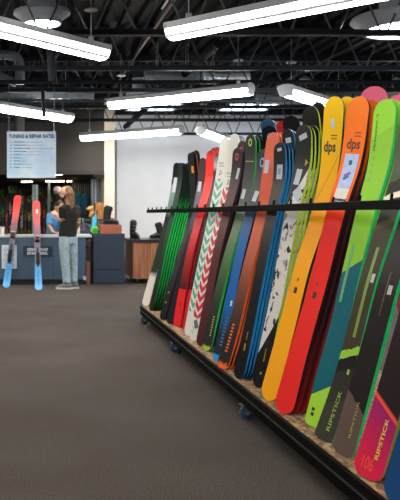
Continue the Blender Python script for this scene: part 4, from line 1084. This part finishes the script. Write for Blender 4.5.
def eyes(c, f, parent, up=(0, 0, 1), s=1.0):
    c, f = Vector(c), Vector(f).normalized(); up = Vector(up); up = (up-f*up.dot(f)).normalized(); r = f.cross(up)
    e = MB(); i_ = MB(); b_ = MB()
    for sg in (-1, 1):
        p = c+f*.082*s+r*sg*.032*s+up*.012*s
        e.ball(p, .0125*s, 10, 8); i_.ball(p+f*.008*s, .007*s, 8, 6)
        b_.tube([p+up*.02*s-r*sg*.015*s+f*.008*s, p+up*.023*s+f*.009*s, p+up*.018*s+r*sg*.018*s], .004*s, 6)
    e.build('eyes', mat('#d8d2cc', .3), parent); i_.build('irises', mat('#2c1d14', .3), parent); b_.build('eyebrows', mat('#2e1d14', .7), parent)

# --- standing man with long hair
PY = 13.88
def q(x, y, dy=0): return at(x, y, PY+dy)*1.0
def qq(x, y, dy=0):
    p = at(x, y, PY); return Vector((p.x, PY+dy, p.z))
man = thing('person', 'man with long blond-brown hair in black t-shirt and pale jeans, standing at counter', 'person', (qq(68, 289).x, PY, 0))
fdir = Vector((-.985, -.12, -.05)); hc = qq(65.6, 193.6)
body = MB()
head(body, hc, fdir, s=1.0)
body.tube([qq(69.5, 207), qq(68.5, 202), qq(67, 197)], [.07, .058, .055], 12)
body.tube([qq(68.3, 238), qq(68.3, 228), qq(69, 218), qq(69.5, 210), qq(69.5, 205)], [(.14, .1), (.125, .09), (.14, .1), (.15, .1), (.09, .07)], 16, side=(.8, .5, 0))
lsh, lel, lwr = qq(62.8, 209.5, -.13), qq(62.3, 220.3, -.10), qq(56.2, 214.3, .06)
rsh, rel, rwr = qq(76.3, 209, .12), qq(78.9, 221.5, .12), qq(77, 231, .30)
body.tube([lsh, lsh.lerp(lel, .5), lel], [.055, .05, .042], 12)
body.tube([lel, lel.lerp(lwr, .4), lwr], [.043, .042, .028], 12)
body.tube([rsh, rsh.lerp(rel, .5), rel], [.055, .05, .042], 12)
body.tube([rel, rel.lerp(rwr, .4), rwr], [.042, .041, .028], 12)
hand(body, lwr, lwr-lel+Vector((-.02, .02, .0)), (-.2, -.9, .3)); hand(body, rwr, rwr-rel, (.6, -.5, .5))
lhip, lkn, lan = qq(64.5, 238, -.05), qq(65, 262, -.05), qq(67, 284, -.05)
rhip, rkn, ran = qq(72.3, 238, .06), qq(73.6, 261, .06), qq(74, 283.5, .06)
for a_, b_, c_ in ((lhip, lkn, lan), (rhip, rkn, ran)):
    body.tube([a_+Vector((0, 0, .03)), a_.lerp(b_, .5), b_, b_.lerp(c_, .3), Vector((c_.x, c_.y, .07))], [.085, .075, .055, .055, .04], 12)
    fo = Vector((-.93, .3 if c_ is lan else -.1, 0)).normalized(); body.tube([Vector((c_.x, c_.y, .055))-fo*.01, Vector((c_.x, c_.y, .05))+fo*.06, Vector((c_.x, c_.y, .042))+fo*.11], [.034, .03, .018], 10)
body.build('body', SKIN, man, remesh=.0085)
eyes(hc, fdir, man)
# t-shirt
TS = mat('#0b0a0c', .85, var=.15, scale=8, bump=.25, bscale=14)
ts = MB()
ts.tube([qq(67.6, 237), qq(67.8, 232), qq(68.6, 222), qq(69.4, 213), qq(69.5, 208), qq(69.5, 204.5)], [(.168, .128), (.165, .12), (.158, .118), (.172, .125), (.16, .105), (.085, .075)], 20, side=(.86, .5, 0))
ts.tube([qq(66, 207.5, -.06), lsh+Vector((-.01, -.01, .0)), lsh.lerp(lel, .5), lsh.lerp(lel, .78)], [.075, .078, .072, .068], 14)
ts.tube([qq(73, 207.5, .06), rsh, rsh.lerp(rel, .5), rsh.lerp(rel, .75)], [.075, .078, .07, .066], 14)
ts.build('t_shirt', TS, man, remesh=.011)
# jeans
JN = mat('#8fa3ab', .85, var=.18, scale=12, bump=.5, bscale=16)
jn = MB()
jn.tube([qq(68, 234.5), qq(68, 239), qq(68.2, 244)], [(.155, .118), (.162, .125), (.155, .118)], 18, side=(.86, .5, 0))
jn.tube([lhip+Vector((0, 0, .02)), qq(64.3, 247, -.05), lkn, lkn.lerp(lan, .5), lan+Vector((0, 0, .02))], [.095, .098, .083, .076, .07], 16)
jn.tube([rhip+Vector((0, 0, .02)), qq(72.8, 247, .06), rkn, rkn.lerp(ran, .5), ran+Vector((0, 0, .02))], [.09, .092, .078, .07, .065], 16)
random.seed(4)
for (h_, k_, a_) in ((lhip, lkn, lan), (rhip, rkn, ran)):
    for t in (.15, .3, .82, .9):
        p = k_.lerp(a_, t); r_ = .083-.014*t
        jn.tube([p+Vector((-r_*.9, -.03, -.012)), p+Vector((-.02, -r_, .008)), p+Vector((r_*.85, -.03, -.01))], .016, 8)
jn.build('jeans', JN, man, remesh=.010)
# shoes
for c_, dy in ((lan, 0), (ran, 0)):
    d = Vector((-.93, .3 if c_ is lan else -.1, 0)).normalized(); sd = Vector((-d.y, d.x, 0)); o = Vector((c_.x, c_.y, 0))
    sh_ = MB().tube([o-d*.07+Vector((0, 0, .06)), o-d*.02+Vector((0, 0, .07)), o+d*.06+Vector((0, 0, .062)), o+d*.13+Vector((0, 0, .048)), o+d*.19+Vector((0, 0, .04))], [(.032, .04), (.046, .05), (.05, .04), (.05, .027), (.03, .015)], 14, side=sd)
    sh_.tube([o+Vector((0, 0, .06)), o+Vector((0, 0, .12))], [.052, .05], 12)
    so = sh_.build('shoe', mat('#77797a', .7, var=.15), man)
    pts = [(-.085, .025), (-.095, 0), (-.085, -.025), (0, -.045), (.1, -.052), (.17, -.042), (.205, 0), (.17, .042), (.1, .052), (0, .045)]
    vs = [o+d*a_+sd*b_+Vector((0, 0, z)) for z in (0.001, .03) for a_, b_ in pts]; n = len(pts)
    MB().add(vs, [tuple(range(n))[::-1], tuple(range(n, 2*n))]+[(i, (i+1) % n, (i+1) % n+n, i+n) for i in range(n)]).build('shoe_sole', mat('#c6c6c2', .6), so, smooth=False)
    lc = MB()
    for k_ in range(4): lc.tube([o+d*(.05+.022*k_)+sd*.03+Vector((0, 0, .098-.008*k_)), o+d*(.05+.022*k_)-sd*.03+Vector((0, 0, .098-.008*k_))], .004, 6)
    lc.build('laces', mat('#b9b9b6', .7), so)
# hair: long waves falling over the back
m, nt, b = base_mat('hair')
tc = nt.nodes.new('ShaderNodeTexCoord'); mp = nt.nodes.new('ShaderNodeMapping'); mp.inputs['Scale'].default_value = (60, 60, 5)
nz = nt.nodes.new('ShaderNodeTexNoise'); nz.inputs['Scale'].default_value = 1; nz.inputs['Detail'].default_value = 3
nt.links.new(tc.outputs['Object'], mp.inputs[0]); nt.links.new(mp.outputs[0], nz.inputs['Vector'])
rp = ramp_node(nt, [(.3, '#3f2818'), (.55, '#7c5230'), (.78, '#b88f5c')], 'LINEAR'); nt.links.new(nz.outputs['Fac'], rp.inputs['Fac']); nt.links.new(rp.outputs['Color'], b.inputs['Base Color'])
b.inputs['Roughness'].default_value = .5
HAIR = m
hr = MB(); fd = Vector((-.985, -.12, 0)).normalized(); sd = Vector((-.12, .985, 0))
R = Matrix((fd, fd.cross(Vector((0, 0, 1))), Vector((0, 0, 1)))).transposed()
hr.ball(hc-fd*.036+Vector((0, 0, .045)), (.092, .088, .092), 18, 12, R)
random.seed(11)
for i in range(16):
    a_ = -1.05+2.1*i/15
    dirv = (-fd*math.cos(a_)+Vector((-fd.y, fd.x, 0))*math.sin(a_))
    p = hc+dirv*.075+Vector((0, 0, .07)); pts = [hc+dirv*.03+Vector((0, 0, .11)), p]
    L = random.uniform(.29, .36)
    for k_ in range(1, 6):
        w = .012*math.sin(k_*1.7+i)
        pts.append(hc+dirv*(.104+.014*math.sin(k_*1.4)+.026*(k_ > 2))+Vector((w, w*.5, .07-L*k_/5)))
    hr.tube(pts, [.02, .03, .032, .034, .033, .028, .012], 8)
hr.build('hair', HAIR, man, remesh=.0075)
bd = MB(); fdn = fdir.normalized()
bd.ball(hc+fdn*.050+Vector((0, 0, -.082)), (.050, .052, .042), 14, 10, R)
bd.tube([hc+sd*.062+Vector((0, 0, -.03))+fdn*.01, hc+sd*.055+fdn*.035+Vector((0, 0, -.07)), hc+fdn*.085+Vector((0, 0, -.085)), hc-sd*.055+fdn*.035+Vector((0, 0, -.07)), hc-sd*.062+fdn*.01+Vector((0, 0, -.03))], .02, 10)
bd.tube([hc+fdn*.09+sd*.025+Vector((0, 0, -.048)), hc+fdn*.102+Vector((0, 0, -.042)), hc+fdn*.09-sd*.025+Vector((0, 0, -.048))], .009, 8)
bd.build('beard', mat('#33211a', .8, var=.2, scale=60), man, remesh=.008)

# --- person bending over behind the counter in a blue shirt
QY = 15.62
def r_(x, y, dy=0):
    p = at(x, y, QY); return Vector((p.x, QY+dy, p.z))
per = thing('person', 'dark-haired person in blue shirt leaning over behind the counter', 'person', (r_(54, 240).x, QY, 0))
hc2 = r_(58.6, 207.5, -.28); f2 = Vector((.45, -.62, -.62)).normalized()
body = MB()
up2 = Vector((.35, -.45, .82))
head(body, hc2, f2, up=up2, s=.98)
body.tube([r_(55.5, 213.5, -.08), r_(57, 210.5, -.2)], [.058, .052], 12)
ch, pel = r_(55.5, 217, -.04), r_(53.5, 240, .12)
body.tube([pel, pel.lerp(ch, .5), ch, r_(56, 213.5, -.08)], [(.135, .095), (.125, .09), (.15, .1), (.09, .07)], 16, side=(1, 0, 0))
ls2, le2, lw2 = r_(49.8, 216, -.02), r_(48.8, 226, -.14), at(52.8, 233.2, 15.2)
rs2, re2, rw2 = r_(61.5, 215.5, -.06), r_(63, 225, -.2), at(61.5, 233.4, 15.15)
lw2.z = rw2.z = .965
for s_, e_, w_ in ((ls2, le2, lw2), (rs2, re2, rw2)):
    body.tube([s_, s_.lerp(e_, .5), e_], [.052, .048, .04], 12); body.tube([e_, e_.lerp(w_, .4), w_], [.041, .04, .027], 12)
hand(body, lw2, Vector((.8, -.5, -.22)), (0, 0, 1), curl=.25); hand(body, rw2, Vector((-.7, -.6, -.22)), (0, 0, 1), curl=.25)
for sx in (-.09, .09):
    hp = Vector((pel.x+sx, pel.y, pel.z))
    body.tube([hp, Vector((hp.x, hp.y+.02, .48)), Vector((hp.x, hp.y+.04, .3)), Vector((hp.x, hp.y+.06, .05))], [.085, .055, .052, .04], 12)
body.build('body', SKIN, per, remesh=.0085)
eyes(hc2, f2, per, up=up2, s=.98)
sh2 = MB()
sh2.tube([pel+Vector((0, 0, -.03)), pel.lerp(ch, .5), ch, r_(56, 213.6, -.08)], [(.165, .125), (.155, .12), (.172, .125), (.09, .08)], 18, side=(1, 0, 0))
for s_, e_, sg in ((ls2, le2, -1), (rs2, re2, 1)):
    sh2.tube([ch.lerp(s_, .5)+Vector((0, 0, .03)), s_, s_.lerp(e_, .5), s_.lerp(e_, .92)], [.075, .072, .066, .064], 14)
sh2.build('shirt', mat('#5b8fbe', .8, var=.12, scale=10, bump=.3, bscale=18), per, remesh=.011)
tr = MB()
for sx in (-.09, .09):
    hp = Vector((pel.x+sx, pel.y, pel.z-.02))
    tr.tube([hp, Vector((hp.x, hp.y+.02, .48)), Vector((hp.x, hp.y+.06, .09))], [.105, .08, .075], 14)
tr.tube([pel+Vector((0, 0, .0)), pel+Vector((0, 0, -.12))], [(.16, .12), (.165, .125)], 16, side=(1, 0, 0))
tr.build('trousers', mat('#23262c', .85), per, remesh=.012)
for sx in (-.09, .09):
    o = Vector((pel.x+sx, pel.y+.06, 0))
    MB().tube([o+Vector((0, .08, .045)), o+Vector((0, 0, .055)), o+Vector((0, -.1, .045)), o+Vector((0, -.18, .03))], [(.035, .04), (.045, .053), (.048, .043), (.03, .025)], 12, side=(1, 0, 0)).build('shoe', mat('#2a2a2c', .6), per)
hr = MB(); R2 = Matrix((f2, f2.cross((up2-f2*up2.dot(f2)).normalized()), (up2-f2*up2.dot(f2)).normalized())).transposed()
hr.ball(hc2-f2*.028+R2.col[2]*.05, (.098, .085, .082), 16, 12, R2)
for i in range(9):
    a_ = -1.2+2.4*i/8; v = R2.col[1]*math.sin(a_)*.07-f2*math.cos(a_)*.07
    hr.tube([hc2+v+R2.col[2]*.07, hc2+v*1.15+R2.col[2]*.0], [.03, .018], 8)
hr.build('hair', mat('#231a16', .6, var=.3, scale=60), per, remesh=.008)

# ================================================================= LIGHT, CAMERA
w = bpy.data.worlds.new('world'); S.world = w; w.use_nodes = True
bg = w.node_tree.nodes['Background']; bg.inputs['Color'].default_value = (.75, .86, 1, 1); bg.inputs['Strength'].default_value = .2
cam = bpy.data.cameras.new('camera'); co = bpy.data.objects.new('camera', cam); COL.objects.link(co)
co.location = (0, 0, H); co.rotation_euler = (math.pi/2, 0, 0)
cam.sensor_fit = 'HORIZONTAL'; cam.sensor_width = 36; cam.lens = 72
cam.shift_x = (200-CX)/400; cam.shift_y = -(250-HY)/400
cam.clip_end = 200
cam.dof.use_dof = True; cam.dof.focus_distance = 4.9; cam.dof.aperture_fstop = 9
S.camera = co
S.view_settings.view_transform = 'Standard'; S.view_settings.look = 'None'; S.view_settings.gamma = 1
S.view_settings.use_curve_mapping = False; S.view_settings.exposure = 1.82
S.cycles.use_denoising = True
S.cycles.max_bounces = 6
